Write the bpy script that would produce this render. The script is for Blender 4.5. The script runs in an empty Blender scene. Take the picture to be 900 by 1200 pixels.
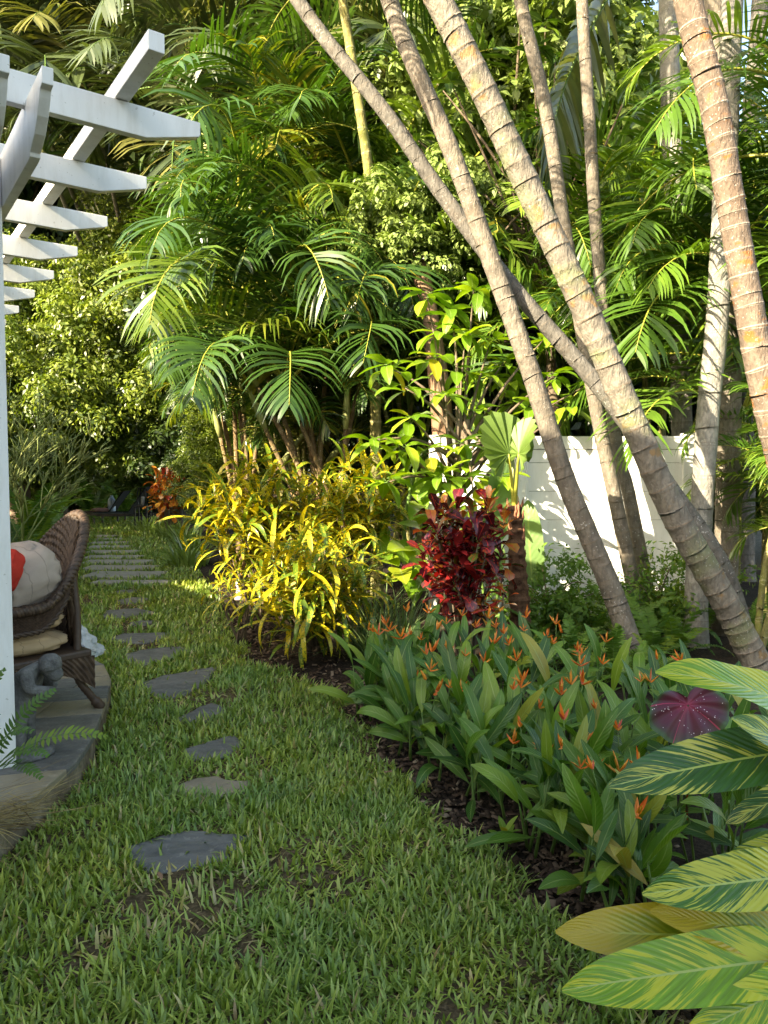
import bpy, math, random
import numpy as np
from mathutils import Vector, Matrix, noise as mnoise

random.seed(7)
rng = np.random.default_rng(7)
R = math.radians
scene = bpy.context.scene
COL = scene.collection

# ------------------------------------------------------------------ camera
F = 870.0                       # focal length in pixels of the 900 x 1200 photograph
CAM_H = 1.55
PITCH = math.atan2(45, F)       # slightly downwards
cam_d = bpy.data.cameras.new('camera')
cam = bpy.data.objects.new('camera', cam_d)
COL.objects.link(cam)
cam.location = (0, 0, CAM_H)
cam.rotation_euler = (math.pi / 2 - PITCH, 0, 0)
cam_d.sensor_fit = 'VERTICAL'
cam_d.sensor_height = 24
cam_d.lens = 24 * F / 1200
cam_d.clip_start = 0.05
cam_d.clip_end = 900
scene.camera = cam

# ------------------------------------------------------------------ sky, sun, exposure
SUN_AZ = R(50)                  # heading the light travels to, from +Y towards +X
SUN_EL = R(27)
world = bpy.data.worlds.new('World')
scene.world = world
world.use_nodes = True
wn = world.node_tree
wn.nodes.clear()
wo = wn.nodes.new('ShaderNodeOutputWorld')
wb = wn.nodes.new('ShaderNodeBackground')
ws = wn.nodes.new('ShaderNodeTexSky')
ws.sky_type = 'NISHITA'
ws.sun_disc = False
ws.sun_elevation = SUN_EL
ws.sun_rotation = SUN_AZ + math.pi
ws.air_density = 1.0
ws.dust_density = 2.2
ws.ozone_density = 1.0
wb.inputs[1].default_value = 0.13
wn.links.new(ws.outputs[0], wb.inputs[0])
wn.links.new(wb.outputs[0], wo.inputs[0])
sun_d = bpy.data.lights.new('sun', 'SUN')
sun = bpy.data.objects.new('sun', sun_d)
COL.objects.link(sun)
sun_d.energy = 4.0
sun_d.angle = R(0.5)
sun_d.color = (1.0, 0.92, 0.78)
LDIR = Vector((math.sin(SUN_AZ) * math.cos(SUN_EL), math.cos(SUN_AZ) * math.cos(SUN_EL), -math.sin(SUN_EL)))
sun.rotation_euler = LDIR.to_track_quat('-Z', 'Y').to_euler()
sun.location = (-8, -10, 12)
vs = scene.view_settings
vs.view_transform = 'Standard'
vs.look = 'None'
vs.exposure = 2.38
vs.gamma = 1.0
vs.use_curve_mapping = False
vs.use_white_balance = True          # camera balanced for the open shade
vs.white_balance_temperature = 7700
vs.white_balance_tint = 6
scene.cycles.max_bounces = 6
scene.cycles.diffuse_bounces = 2
scene.cycles.glossy_bounces = 2
scene.cycles.transmission_bounces = 4
scene.cycles.transparent_max_bounces = 4
scene.cycles.caustics_reflective = False
scene.cycles.caustics_refractive = False
scene.cycles.sample_clamp_indirect = 4.0
try:
    scene.cycles.use_denoising = True
    scene.cycles.denoiser = 'OPENIMAGEDENOISE'
except Exception:
    pass

# ------------------------------------------------------------------ helpers: pixel to world
CP, SP = math.cos(PITCH), math.sin(PITCH)

def ray(px, py):
    x = (px - 450) / F
    y = -(py - 600) / F
    return Vector((x, CP + y * SP, -SP + y * CP))

def at(px, py, Y):
    d = ray(px, py)
    d = d * (Y / d.y)
    return Vector((d.x, d.y, d.z + CAM_H))

def gp(px, py, z=0.0):
    d = ray(px, py)
    d = d * ((z - CAM_H) / d.z)
    return Vector((d.x, d.y, z))

# ------------------------------------------------------------------ helpers: objects
def link(o, parent=None):
    COL.objects.link(o)
    if parent is not None:
        o.parent = parent
    return o

def tag(o, label=None, cat=None, group=None, kind=None):
    if label: o['label'] = label
    if cat: o['category'] = cat
    if group: o['group'] = group
    if kind: o['kind'] = kind
    return o

def thing(name, label, cat, loc=(0, 0, 0), group=None):
    o = bpy.data.objects.new(name, None)
    o.location = loc
    o.empty_display_size = 0.1
    link(o)
    return tag(o, label, cat, group)

def frame(d, up=(0, 0, 1)):
    x = Vector(d).normalized()
    u = Vector(up)
    z = u - x * u.dot(x)
    if z.length < 1e-4:
        u = Vector((1, 0, 0)); z = u - x * u.dot(x)
    z.normalize()
    y = z.cross(x)
    return Matrix((x, y, z)).transposed()

def put(name, mesh, parent, pos, d=(1, 0, 0), up=(0, 0, 1), s=1.0, roll=0.0, via=None):
    """One object that shares mesh data, posed by a direction; pos is in world space, parent has no rotation."""
    o = bpy.data.objects.new(name, mesh)
    m3 = frame(d, up)
    if roll:
        m3 = m3 @ Matrix.Rotation(roll, 3, 'X')
    sc = Vector((s, s, s)) if not hasattr(s, '__len__') else Vector(s)
    m = m3 @ Matrix.Diagonal(sc)
    p = Vector(pos) - (Vector(parent.location) if parent is not None else Vector())
    M = m.to_4x4(); M.translation = p
    link(o, via or parent)          # via: a part at the thing's own origin that carries this piece
    o.matrix_basis = M
    return o

class MB:
    """Collects verts, faces, per-vertex 'rnd' and 'luv'; build() makes ONE mesh."""
    def __init__(self):
        self.v, self.f, self.r, self.u, self.m = [], [], [], [], []
    def vert(self, p, r=0.0, u=(0, 0)):
        self.v.append((p[0], p[1], p[2])); self.r.append(r); self.u.append((u[0], u[1]))
        return len(self.v) - 1
    def face(self, idx, mat=0):
        self.f.append(tuple(idx)); self.m.append(mat)
    def box(self, lo, hi, r=0.0, mat=0, M=None):
        b = len(self.v)
        for z in (lo[2], hi[2]):
            for (x, y) in ((lo[0], lo[1]), (hi[0], lo[1]), (hi[0], hi[1]), (lo[0], hi[1])):
                p = Vector((x, y, z))
                if M is not None: p = M @ p
                self.vert(p, r)
        for q in ((3, 2, 1, 0), (4, 5, 6, 7), (0, 1, 5, 4), (1, 2, 6, 5), (2, 3, 7, 6), (3, 0, 4, 7)):
            self.face([b + i for i in q], mat)
    def prism(self, poly, axis_o, ax, ay, az, t, mat=0, r=0.0):
        """extrude a 2D polygon (in ax, ay from axis_o) by t along az (centred)"""
        n = len(poly); b = len(self.v)
        for s in (-0.5, 0.5):
            for (x, y) in poly:
                self.vert(Vector(axis_o) + ax * x + ay * y + az * (t * s), r)
        self.face([b + i for i in range(n)][::-1], mat)
        self.face([b + n + i for i in range(n)], mat)
        for i in range(n):
            j = (i + 1) % n
            self.face((b + i, b + j, b + n + j, b + n + i), mat)
    def tube(self, pts, rad, n=6, mat=0, r=0.0, caps=True):
        pts = [Vector(p) for p in pts]
        k = len(pts); b = len(self.v)
        up = Vector((0.13, 0.21, 1)).normalized()
        for i, p in enumerate(pts):
            t = (pts[min(i + 1, k - 1)] - pts[max(i - 1, 0)])
            if t.length < 1e-9: t = Vector((0, 0, 1))
            t.normalize()
            if abs(t.dot(up)) > 0.97: up = Vector((1, 0.1, 0)).normalized()
            a = (up - t * up.dot(t)).normalized(); c = t.cross(a)
            rr = rad[i] if hasattr(rad, '__len__') else rad
            for j in range(n):
                an = 2 * math.pi * j / n
                self.vert(p + (a * math.cos(an) + c * math.sin(an)) * rr, r, (j / n, i / max(1, k - 1)))
        for i in range(k - 1):
            for j in range(n):
                j2 = (j + 1) % n
                self.face((b + i * n + j, b + i * n + j2, b + (i + 1) * n + j2, b + (i + 1) * n + j), mat)
        if caps:
            self.face([b + j for j in range(n)][::-1], mat)
            self.face([b + (k - 1) * n + j for j in range(n)], mat)
    def lathe(self, prof, n=16, o=(0, 0, 0), mat=0, r=0.0):
        b = len(self.v); k = len(prof)
        for (rad, z) in prof:
            for j in range(n):
                an = 2 * math.pi * j / n
                self.vert((o[0] + rad * math.cos(an), o[1] + rad * math.sin(an), o[2] + z), r)
        for i in range(k - 1):
            for j in range(n):
                j2 = (j + 1) % n
                self.face((b + i * n + j, b + i * n + j2, b + (i + 1) * n + j2, b + (i + 1) * n + j), mat)
        self.face([b + j for j in range(n)][::-1], mat)
        self.face([b + (k - 1) * n + j for j in range(n)], mat)
    def mesh(self, name, mats, smooth=True):
        me = bpy.data.meshes.new(name)
        me.from_pydata(self.v, [], self.f)
        for m in (mats if isinstance(mats, (list, tuple)) else [mats]):
            me.materials.append(m)
        if any(self.m):
            me.polygons.foreach_set('material_index', self.m)
        a = me.attributes.new('rnd', 'FLOAT', 'POINT'); a.data.foreach_set('value', self.r)
        a = me.attributes.new('luv', 'FLOAT2', 'POINT'); a.data.foreach_set('vector', [c for p in self.u for c in p])
        if smooth:
            me.polygons.foreach_set('use_smooth', [True] * len(me.polygons))
        me.update()
        return me
    def build(self, name, mats, parent=None, smooth=False, bevel=0.0, kind=None):
        o = bpy.data.objects.new(name, self.mesh(name, mats, smooth))
        link(o, parent)
        if bevel:
            md = o.modifiers.new('bevel', 'BEVEL'); md.width = bevel; md.segments = 2; md.limit_method = 'ANGLE'
        if kind: o['kind'] = kind
        return o

def np_mesh(name, V, Fq, rnd, mats, luv=None, smooth=True):
    """mesh from numpy arrays: V (n,3), Fq (m,k) with k = 3 or 4"""
    me = bpy.data.meshes.new(name)
    n, (m, k) = len(V), Fq.shape
    me.vertices.add(n); me.vertices.foreach_set('co', V.astype(np.float32).ravel())
    me.loops.add(m * k); me.loops.foreach_set('vertex_index', Fq.astype(np.int32).ravel())
    me.polygons.add(m)
    me.polygons.foreach_set('loop_start', np.arange(0, m * k, k, dtype=np.int32))
    try:
        me.polygons.foreach_set('loop_total', np.full(m, k, dtype=np.int32))
    except Exception:
        pass
    for mt in (mats if isinstance(mats, (list, tuple)) else [mats]):
        me.materials.append(mt)
    me.update(calc_edges=True)
    a = me.attributes.new('rnd', 'FLOAT', 'POINT'); a.data.foreach_set('value', rnd.astype(np.float32))
    if luv is not None:
        a = me.attributes.new('luv', 'FLOAT2', 'POINT'); a.data.foreach_set('vector', luv.astype(np.float32).ravel())
    if smooth:
        me.polygons.foreach_set('use_smooth', np.ones(m, dtype=bool))
    me.validate()
    return me

def catmull(pts, n):
    P = [Vector(p) for p in pts]
    P = [P[0] * 2 - P[1]] + P + [P[-1] * 2 - P[-2]]
    out = []
    segs = len(P) - 3
    for i in range(n + 1):
        t = i / n * segs
        k = min(int(t), segs - 1); t -= k
        a, b, c, d = P[k:k + 4]
        out.append(0.5 * ((2 * b) + (c - a) * t + (2 * a - 5 * b + 4 * c - d) * t * t + (3 * b - a - 3 * c + d) * t ** 3))
    return out

def uni(a, b): return random.uniform(a, b)

# ------------------------------------------------------------------ helpers: materials
class NT:
    def __init__(self, name):
        self.mat = bpy.data.materials.new(name); self.mat.use_nodes = True
        self.t = self.mat.node_tree; self.t.nodes.clear()
        self.out = self.t.nodes.new('ShaderNodeOutputMaterial')
    def n(self, typ, ins=None, **kw):
        nd = self.t.nodes.new('ShaderNode' + typ)
        for k, v in kw.items(): setattr(nd, k, v)
        for k, v in (ins or {}).items(): self.set(nd.inputs[k], v)
        return nd
    def set(self, sock, v):
        if isinstance(v, bpy.types.NodeSocket): self.t.links.new(v, sock)
        elif hasattr(v, '__len__') and len(v) == 3 and sock.type == 'RGBA': sock.default_value = (*v, 1)
        else: sock.default_value = v
    def math(self, op, a, b=0.0, c=None, clamp=False):
        nd = self.n('Math', operation=op, use_clamp=clamp)
        self.set(nd.inputs[0], a); self.set(nd.inputs[1], b)
        if c is not None: self.set(nd.inputs[2], c)
        return nd.outputs[0]
    def attr(self, name, out='Fac'):
        return self.n('Attribute', attribute_name=name).outputs[out]
    def ramp(self, fac, stops, interp='LINEAR'):
        nd = self.n('ValToRGB'); cr = nd.color_ramp; cr.interpolation = interp
        while len(cr.elements) > 1: cr.elements.remove(cr.elements[-1])
        for i, (p, c) in enumerate(stops):
            e = cr.elements[0] if i == 0 else cr.elements.new(p)
            e.position = p; e.color = (*c, 1) if len(c) == 3 else c
        self.set(nd.inputs[0], fac)
        return nd.outputs[0]
    def noise(self, scale, vec=None, detail=4, rough=0.55, dist=0.0, out='Fac'):
        nd = self.n('TexNoise', {'Scale': scale, 'Detail': detail, 'Roughness': rough, 'Distortion': dist})
        if vec is not None: self.set(nd.inputs['Vector'], vec)
        return nd.outputs[out]
    def mix(self, fac, a, b, mode='MIX'):
        nd = self.n('Mix', data_type='RGBA', blend_type=mode)
        self.set(nd.inputs[0], fac); self.set(nd.inputs[6], a); self.set(nd.inputs[7], b)
        return nd.outputs[2]
    def coord(self, out='Object'):
        return self.n('TexCoord').outputs[out]
    def vmul(self, v, s):
        nd = self.n('VectorMath', operation='MULTIPLY'); self.set(nd.inputs[0], v); nd.inputs[1].default_value = s
        return nd.outputs[0]
    def vadd(self, a, b):
        nd = self.n('VectorMath', operation='ADD'); self.set(nd.inputs[0], a); self.set(nd.inputs[1], b)
        return nd.outputs[0]
    def bump(self, h, strength=0.3, dist=0.01):
        return self.n('Bump', {'Height': h, 'Strength': strength, 'Distance': dist}).outputs[0]
    def bsdf(self, col, rough=0.6, spec=0.5, normal=None, **kw):
        p = self.n('BsdfPrincipled')
        self.set(p.inputs['Base Color'], col); self.set(p.inputs['Roughness'], rough); self.set(p.inputs['Specular IOR Level'], spec)
        if normal is not None: self.set(p.inputs['Normal'], normal)
        for k, v in kw.items(): self.set(p.inputs[k], v)
        return p.outputs[0]
    def done(self, sh):
        self.t.links.new(sh, self.out.inputs[0]); return self.mat
    def foliage(self, col, rough=0.4, trans=0.3, spec=0.5, tint=(1.35, 1.45, 0.55), normal=None):
        s = self.bsdf(col, rough, spec, normal)
        tc = self.mix(1.0, col, tint, 'MULTIPLY')
        t = self.n('BsdfTranslucent'); self.set(t.inputs[0], tc)
        m = self.n('MixShader'); m.inputs[0].default_value = trans
        self.t.links.new(s, m.inputs[1]); self.t.links.new(t.outputs[0], m.inputs[2])
        return self.done(m.outputs[0])
    def rand(self):
        """one number per object and per leaf"""
        o = self.n('ObjectInfo').outputs['Random']
        return self.math('FRACT', self.math('ADD', o, self.attr('rnd')))

def fol(name, stops, rough=0.4, trans=0.3, spec=0.5, nscale=6.0, namt=0.35, vein=False):
    t = NT(name)
    c = t.ramp(t.rand(), stops)
    nz = t.noise(nscale, t.n('NewGeometry').outputs['Position'], 2)
    f = t.math('MULTIPLY_ADD', nz, namt * 2, 1 - namt)
    g = t.n('CombineColor', {0: f, 1: f, 2: f}).outputs[0]
    c = t.mix(1.0, c, g, 'MULTIPLY')
    nrm = None
    if vein:
        sp = t.n('SeparateXYZ', {0: t.attr('luv', 'Vector')})
        ax = t.math('ABSOLUTE', sp.outputs[0])
        mid = t.math('LESS_THAN', ax, 0.07)
        c = t.mix(t.math('MULTIPLY', mid, 0.55), c, (0.30, 0.38, 0.12))
        w = t.math('SINE', t.math('MULTIPLY', t.math('SUBTRACT', sp.outputs[1], t.math('MULTIPLY', ax, 0.22)), 70.0))
        nrm = t.bump(w, 0.25, 0.004)
    return t.foliage(c, rough, trans, spec, normal=nrm)

def plain(name, col, rough=0.6, spec=0.4, nscale=12, namt=0.15, bump=0.0, metallic=0.0):
    t = NT(name)
    v = t.coord()
    nz = t.noise(nscale, v, 5)
    c = t.mix(1.0, col, t.ramp(nz, [(0.3, (1 - namt,) * 3), (0.7, (1 + namt,) * 3)]), 'MULTIPLY')
    nr = t.bump(t.noise(nscale * 6, v, 4), bump, 0.01) if bump else None
    return t.done(t.bsdf(c, rough, spec, nr, Metallic=metallic))

M = {}
# greens
M['areca'] = fol('areca_leaflet', [(0, (0.025, 0.062, 0.010)), (0.35, (0.042, 0.095, 0.014)), (0.75, (0.075, 0.14, 0.018)), (0.93, (0.12, 0.17, 0.02)), (1, (0.24, 0.20, 0.02))], 0.30, 0.24, 0.6)
M['areca_lime'] = fol('areca_lime_leaflet', [(0, (0.045, 0.105, 0.014)), (0.6, (0.09, 0.17, 0.02)), (1, (0.16, 0.24, 0.025))], 0.32, 0.28, 0.55)
M['palm_grey'] = fol('grey_palm_leaflet', [(0, (0.04, 0.06, 0.024)), (.7, (0.075, 0.10, 0.036)), (1, (0.17, 0.16, 0.04))], 0.32, 0.18, 0.6)
M['palm_dark'] = fol('dark_palm_leaflet', [(0, (0.028, 0.06, 0.014)), (0.7, (0.055, 0.10, 0.022)), (1, (0.10, 0.13, 0.03))], 0.36, 0.22, 0.6)
M['rachis'] = plain('rachis_yellow_green', (0.30, 0.30, 0.045), 0.45, 0.4)
M['fern'] = fol('fern_leaflet', [(0, (0.05, 0.12, 0.02)), (0.7, (0.11, 0.21, 0.03)), (1, (0.20, 0.27, 0.03))], 0.5, 0.3, 0.35)
M['lime_leaf'] = fol('lime_leaf', [(0, (0.11, 0.22, 0.018)), (0.6, (0.19, 0.32, 0.022)), (0.93, (0.28, 0.38, 0.03)), (1, (0.42, 0.34, 0.03))], 0.36, 0.35, 0.5, vein=True)
M['ficus_leaf'] = fol('ficus_leaf', [(0, (0.028, 0.065, 0.010)), (0.6, (0.06, 0.125, 0.014)), (1, (0.15, 0.22, 0.02))], 0.30, 0.22, 0.55, vein=True)
M['small_leaf'] = fol('small_leaf', [(0, (0.06, 0.10, 0.018)), (0.5, (0.13, 0.19, 0.03)), (1, (0.26, 0.31, 0.05))], 0.38, 0.3, 0.55)
M['back_leaf'] = fol('back_leaf', [(0, (0.014, 0.03, 0.008)), (0.6, (0.028, 0.055, 0.012)), (1, (0.055, 0.085, 0.02))], 0.4, 0.2, 0.45)  # shadow put into the leaf colour: darkened so gaps between palms look deep
M['olive_leaf'] = fol('olive_leaf', [(0, (0.04, 0.055, 0.014)), (0.5, (0.08, 0.095, 0.025)), (1, (0.17, 0.165, 0.045))], 0.4, 0.25, 0.5)
M['helic'] = fol('heliconia_leaf', [(0, (0.030, 0.09, 0.014)), (0.4, (0.065, 0.155, 0.018)), (0.8, (0.12, 0.23, 0.025)), (0.95, (0.20, 0.28, 0.03)), (1, (0.38, 0.30, 0.06))], 0.34, 0.28, 0.42, vein=True)
M['stem_green'] = plain('stem_green', (0.11, 0.19, 0.04), 0.5)
M['strap'] = fol('strap_leaf', [(0, (0.06, 0.11, 0.04)), (1, (0.16, 0.22, 0.08))], 0.45, 0.25, 0.4)
M['pencil'] = fol('pencil_stem', [(0, (0.16, 0.22, 0.06)), (1, (0.33, 0.36, 0.12))], 0.5, 0.1, 0.4)
M['paddle'] = fol('paddle_leaf', [(0, (0.12, 0.22, 0.07)), (1, (0.22, 0.32, 0.12))], 0.4, 0.35, 0.4, vein=True)
M['fanpalm'] = fol('fan_leaf', [(0, (0.10, 0.17, 0.035)), (1, (0.14, 0.21, 0.045))], 0.45, 0.3, 0.4)

def croton_mat():
    t = NT('yellow_croton_leaf')
    r = t.rand()
    pos = t.n('NewGeometry').outputs['Position']
    nz = t.noise(62, pos, 2, 0.6)
    big = t.noise(7, pos, 2)
    thr = t.math('ADD', t.math('MULTIPLY_ADD', r, 0.24, 0.39), t.math('MULTIPLY', t.math('SUBTRACT', big, 0.5), 0.35))
    msk = t.math('GREATER_THAN', nz, thr)
    yel = t.ramp(r, [(0, (0.56, 0.46, 0.03)), (0.4, (0.62, 0.44, 0.02)), (0.65, (0.52, 0.47, 0.05)), (0.85, (0.62, 0.30, 0.012)), (1, (0.36, 0.40, 0.04))])
    grn = t.ramp(nz, [(0.2, (0.05, 0.11, 0.015)), (0.5, (0.14, 0.22, 0.02))])
    c = t.mix(msk, grn, yel)
    return t.foliage(c, 0.34, 0.22, 0.5, tint=(1.1, 1.05, 0.5))
M['croton'] = croton_mat()

def redcroton_mat(name, stops):
    t = NT(name)
    r = t.rand()
    c = t.ramp(r, stops)
    sp = t.n('SeparateXYZ', {0: t.attr('luv', 'Vector')})
    ax = t.math('ABSOLUTE', sp.outputs[0])
    nz = t.noise(26, t.n('NewGeometry').outputs['Position'], 3)
    c = t.mix(t.math('MULTIPLY', t.math('GREATER_THAN', nz, 0.60), 0.6), c, (0.42, 0.06, 0.015))
    c = t.mix(t.math('LESS_THAN', ax, 0.08), c, (0.40, 0.03, 0.03))
    return t.foliage(c, 0.27, 0.15, 0.55, tint=(1.5, 0.7, 0.5))
M['redcroton'] = redcroton_mat('red_croton_leaf', [(0, (0.03, 0.006, 0.010)), (0.45, (0.075, 0.009, 0.016)), (0.7, (0.14, 0.013, 0.018)), (0.86, (0.05, 0.03, 0.02)), (0.93, (0.10, 0.14, 0.02)), (1, (0.45, 0.12, 0.02))])
M['redcroton_new'] = redcroton_mat('orange_croton_leaf', [(0, (0.55, 0.16, 0.03)), (0.5, (0.55, 0.30, 0.04)), (1, (0.35, 0.03, 0.02))])

def ginger_mat(name, yel_amt, dark, yel, dry=0.0):
    t = NT(name)
    sp = t.n('SeparateXYZ', {0: t.attr('luv', 'Vector')})
    x, y = sp.outputs[0], sp.outputs[1]
    ax = t.math('ABSOLUTE', x)
    ro = t.n('ObjectInfo').outputs['Random']
    side = t.math('MULTIPLY', t.math('SIGN', x), 3.1)
    vv = t.math('SUBTRACT', y, t.math('MULTIPLY', ax, 0.21))          # constant along a side vein
    vec = t.n('CombineXYZ', {0: t.math('MULTIPLY', vv, 48.0), 1: t.math('MULTIPLY', ax, 0.9), 2: t.math('ADD', side, t.math('MULTIPLY', ro, 40.0))}).outputs[0]
    nz = t.noise(1.0, vec, 3, 0.62)
    vec2 = t.n('CombineXYZ', {0: t.math('MULTIPLY', vv, 7.0), 1: t.math('MULTIPLY', ax, 0.8), 2: t.math('ADD', side, t.math('MULTIPLY', ro, 17.0))}).outputs[0]
    big = t.noise(1.0, vec2, 1)
    val = t.math('ADD', t.math('MULTIPLY', nz, 0.85), t.math('MULTIPLY', big, 0.5))
    msk = t.ramp(val, [(0.68 - yel_amt - 0.02, (0, 0, 0)), (0.68 - yel_amt + 0.02, (1, 1, 1))])
    fine = t.ramp(nz, [(0.35, dark), (0.65, tuple(min(1, c * 1.7) for c in dark))])
    c = t.mix(msk, fine, yel)
    mid = t.math('LESS_THAN', ax, 0.035)
    c = t.mix(mid, c, (0.42, 0.50, 0.12))
    if dry:
        pn = t.noise(9, t.n('NewGeometry').outputs['Position'], 4)
        edge = t.math('ADD', t.math('MULTIPLY', ax, 0.8), t.math('MULTIPLY', pn, 0.75))
        edge = t.math('MAXIMUM', edge, t.math('ADD', t.math('MULTIPLY', y, 0.85), t.math('MULTIPLY', pn, 0.5)))
        c = t.mix(t.ramp(edge, [(0.72, (0, 0, 0)), (1.10, (1, 1, 1))]), c, (0.46, 0.34, 0.03))
        c = t.mix(t.ramp(edge, [(1.06, (0, 0, 0)), (1.13, (1, 1, 1))]), c, (0.24, 0.12, 0.07))
    w = t.math('SINE', t.math('MULTIPLY', vv, 150.0))
    nr = t.bump(w, 0.25, 0.003)
    return t.foliage(c, 0.27, 0.28, 0.5, tint=(1.2, 1.25, 0.5), normal=nr)
M['ginger'] = ginger_mat('variegated_ginger_leaf', 0.0, (0.045, 0.12, 0.012), (0.48, 0.48, 0.05))
M['ginger_dark'] = ginger_mat('dark_ginger_leaf', -0.05, (0.032, 0.09, 0.018), (0.52, 0.50, 0.09))
M['ginger_yellow'] = ginger_mat('yellow_ginger_leaf', -0.01, (0.14, 0.26, 0.012), (0.52, 0.52, 0.03))
M['ginger_dry'] = ginger_mat('drying_ginger_leaf', -0.02, (0.14, 0.20, 0.018), (0.36, 0.35, 0.03), dry=1.0)

def caladium_mat():
    t = NT('caladium_leaf')
    sp = t.n('SeparateXYZ', {0: t.attr('luv', 'Vector')})
    rad = sp.outputs[1]
    pos = t.n('NewGeometry').outputs['Position']
    nz = t.noise(14, pos, 3)
    v = t.math('ADD', rad, t.math('MULTIPLY', t.math('SUBTRACT', nz, 0.5), 0.25))
    c = t.ramp(v, [(0.0, (0.36, 0.03, 0.075)), (0.3, (0.15, 0.018, 0.04)), (0.72, (0.10, 0.022, 0.036)), (0.9, (0.07, 0.045, 0.035)), (0.97, (0.06, 0.11, 0.04))])
    vein = t.math('GREATER_THAN', sp.outputs[0], 0.80)
    c = t.mix(t.math('MULTIPLY', vein, 0.75), c, (0.48, 0.05, 0.11))
    sp2 = t.n('TexVoronoi', {'Scale': 85.0}); t.set(sp2.inputs['Vector'], pos)
    spot = t.math('MULTIPLY', t.math('LESS_THAN', sp2.outputs['Distance'], 0.20), t.math('GREATER_THAN', t.noise(22, pos, 1), 0.55))
    c = t.mix(spot, c, (0.72, 0.60, 0.60))
    return t.foliage(c, 0.4, 0.2, 0.4, tint=(1.3, 0.8, 0.8))
M['caladium'] = caladium_mat()
M['flower'] = fol('heliconia_bract', [(0, (0.72, 0.13, 0.03)), (0.5, (0.78, 0.22, 0.03)), (0.85, (0.75, 0.30, 0.05)), (1, (0.60, 0.06, 0.06))], 0.4, 0.25, 0.4, namt=0.15)
M['flower_tip'] = fol('heliconia_floret', [(0, (0.80, 0.36, 0.04)), (1, (0.80, 0.50, 0.10))], 0.4, 0.25, 0.4, namt=0.15)

# bark, wood, stone
def palm_bark(name, base, patch, moss, patch_amt, moss_amt, ring=(0.32, 0.27, 0.21)):
    t = NT(name)
    sp = t.n('SeparateXYZ', {0: t.attr('luv', 'Vector')})
    tt = sp.outputs[1]                       # 0..1 inside one internode
    pos = t.coord()
    st = t.vmul(pos, (1, 1, 0.35))
    n1 = t.noise(9, pos, 5, 0.6)
    n2 = t.noise(38, st, 4, 0.65)
    n3 = t.noise(3.2, pos, 3)
    c = t.mix(t.ramp(n1, [(0.35, (0, 0, 0)), (0.65, (1, 1, 1))]), tuple(b * 0.58 for b in base), base)
    c = t.mix(t.math('MULTIPLY', t.ramp(n2, [(0.46, (0, 0, 0)), (0.6, (1, 1, 1))]), 0.6), c, tuple(b * 0.45 for b in base))
    vor = t.noise(6.0, t.vadd(pos, (3.1, 7, 2)), 3)
    band = t.math('MULTIPLY', t.math('GREATER_THAN', tt, 0.2), t.math('LESS_THAN', tt, 0.85))
    c = t.mix(t.math('MULTIPLY', t.ramp(vor, [(0.62 - patch_amt, (0, 0, 0)), (0.68 - patch_amt, (1, 1, 1))]), t.math('MULTIPLY', band, 0.85)), c, patch)
    c = t.mix(t.math('MULTIPLY', t.ramp(n3, [(0.60 - moss_amt, (0, 0, 0)), (0.72 - moss_amt, (1, 1, 1))]), 0.7), c, moss)
    wb = t.noise(55, pos, 2)
    lich = t.math('MULTIPLY', t.math('MULTIPLY', t.math('GREATER_THAN', wb, 0.66), t.ramp(n3, [(.42, (0, 0, 0)), (.6, (1, 1, 1))])), 0.5)
    c = t.mix(lich, c, (0.62, 0.60, 0.55))
    rg = t.math('MAXIMUM', t.math('LESS_THAN', tt, 0.05), t.math('GREATER_THAN', tt, 0.95))
    c = t.mix(t.math('MULTIPLY', rg, t.ramp(t.noise(18, pos, 2), [(0.3, (0.3,) * 3), (0.7, (0.95,) * 3)])), c, ring)
    nr = t.bump(t.math('ADD', t.math('MULTIPLY', n2, 1.6), n1), 0.8, 0.016)
    return t.done(t.bsdf(c, 0.82, 0.2, nr))
M['bark_pale'] = palm_bark('pale_ringed_bark', (0.27, 0.235, 0.19), (0.26, 0.16, 0.07), (0.19, 0.205, 0.10), 0.03, 0.08, (0.20, 0.14, 0.095))
M['bark_grey'] = palm_bark('grey_ringed_bark', (0.18, 0.165, 0.145), (0.11, 0.095, 0.08), (0.14, 0.14, 0.115), 0.03, 0.0, (0.16, 0.13, 0.10))
M['bark_brown'] = palm_bark('brown_ringed_bark', (0.22, 0.165, 0.125), (0.30, 0.12, 0.03), (0.155, 0.105, 0.075), 0.06, 0.05, (0.46, 0.40, 0.32))
M['bark_tan'] = palm_bark('tan_ringed_bark', (0.24, 0.205, 0.165), (0.15, 0.12, 0.09), (0.19, 0.165, 0.125), 0.04, 0.02, (0.19, 0.145, 0.10))
M['bark_white'] = palm_bark('whitish_bark', (0.34, 0.32, 0.285), (0.22, 0.20, 0.175), (0.21, 0.21, 0.16), 0.03, 0.02, (0.20, 0.175, 0.145))
M['cane'] = palm_bark('green_cane', (0.30, 0.27, 0.10), (0.24, 0.24, 0.06), (0.20, 0.22, 0.05), 0.05, 0.1, (0.46, 0.42, 0.24))
M['cane_brown'] = palm_bark('brown_cane', (0.30, 0.20, 0.11), (0.22, 0.13, 0.06), (0.25, 0.19, 0.08), 0.05, 0.1, (0.40, 0.32, 0.2))
M['crownshaft'] = plain('crownshaft_green', (0.34, 0.36, 0.13), 0.5, 0.4, 6, 0.25)
M['branch'] = plain('branch_bark', (0.16, 0.12, 0.085), 0.85, 0.2, 8, 0.35, 0.6)
M['fibre'] = plain('fibrous_trunk', (0.115, 0.06, 0.035), 0.95, 0.1, 20, 0.6, 0.9)
M['fibre_new'] = plain('fibrous_boot', (0.34, 0.15, 0.085), 0.9, 0.15, 20, 0.5, 0.8)

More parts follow.
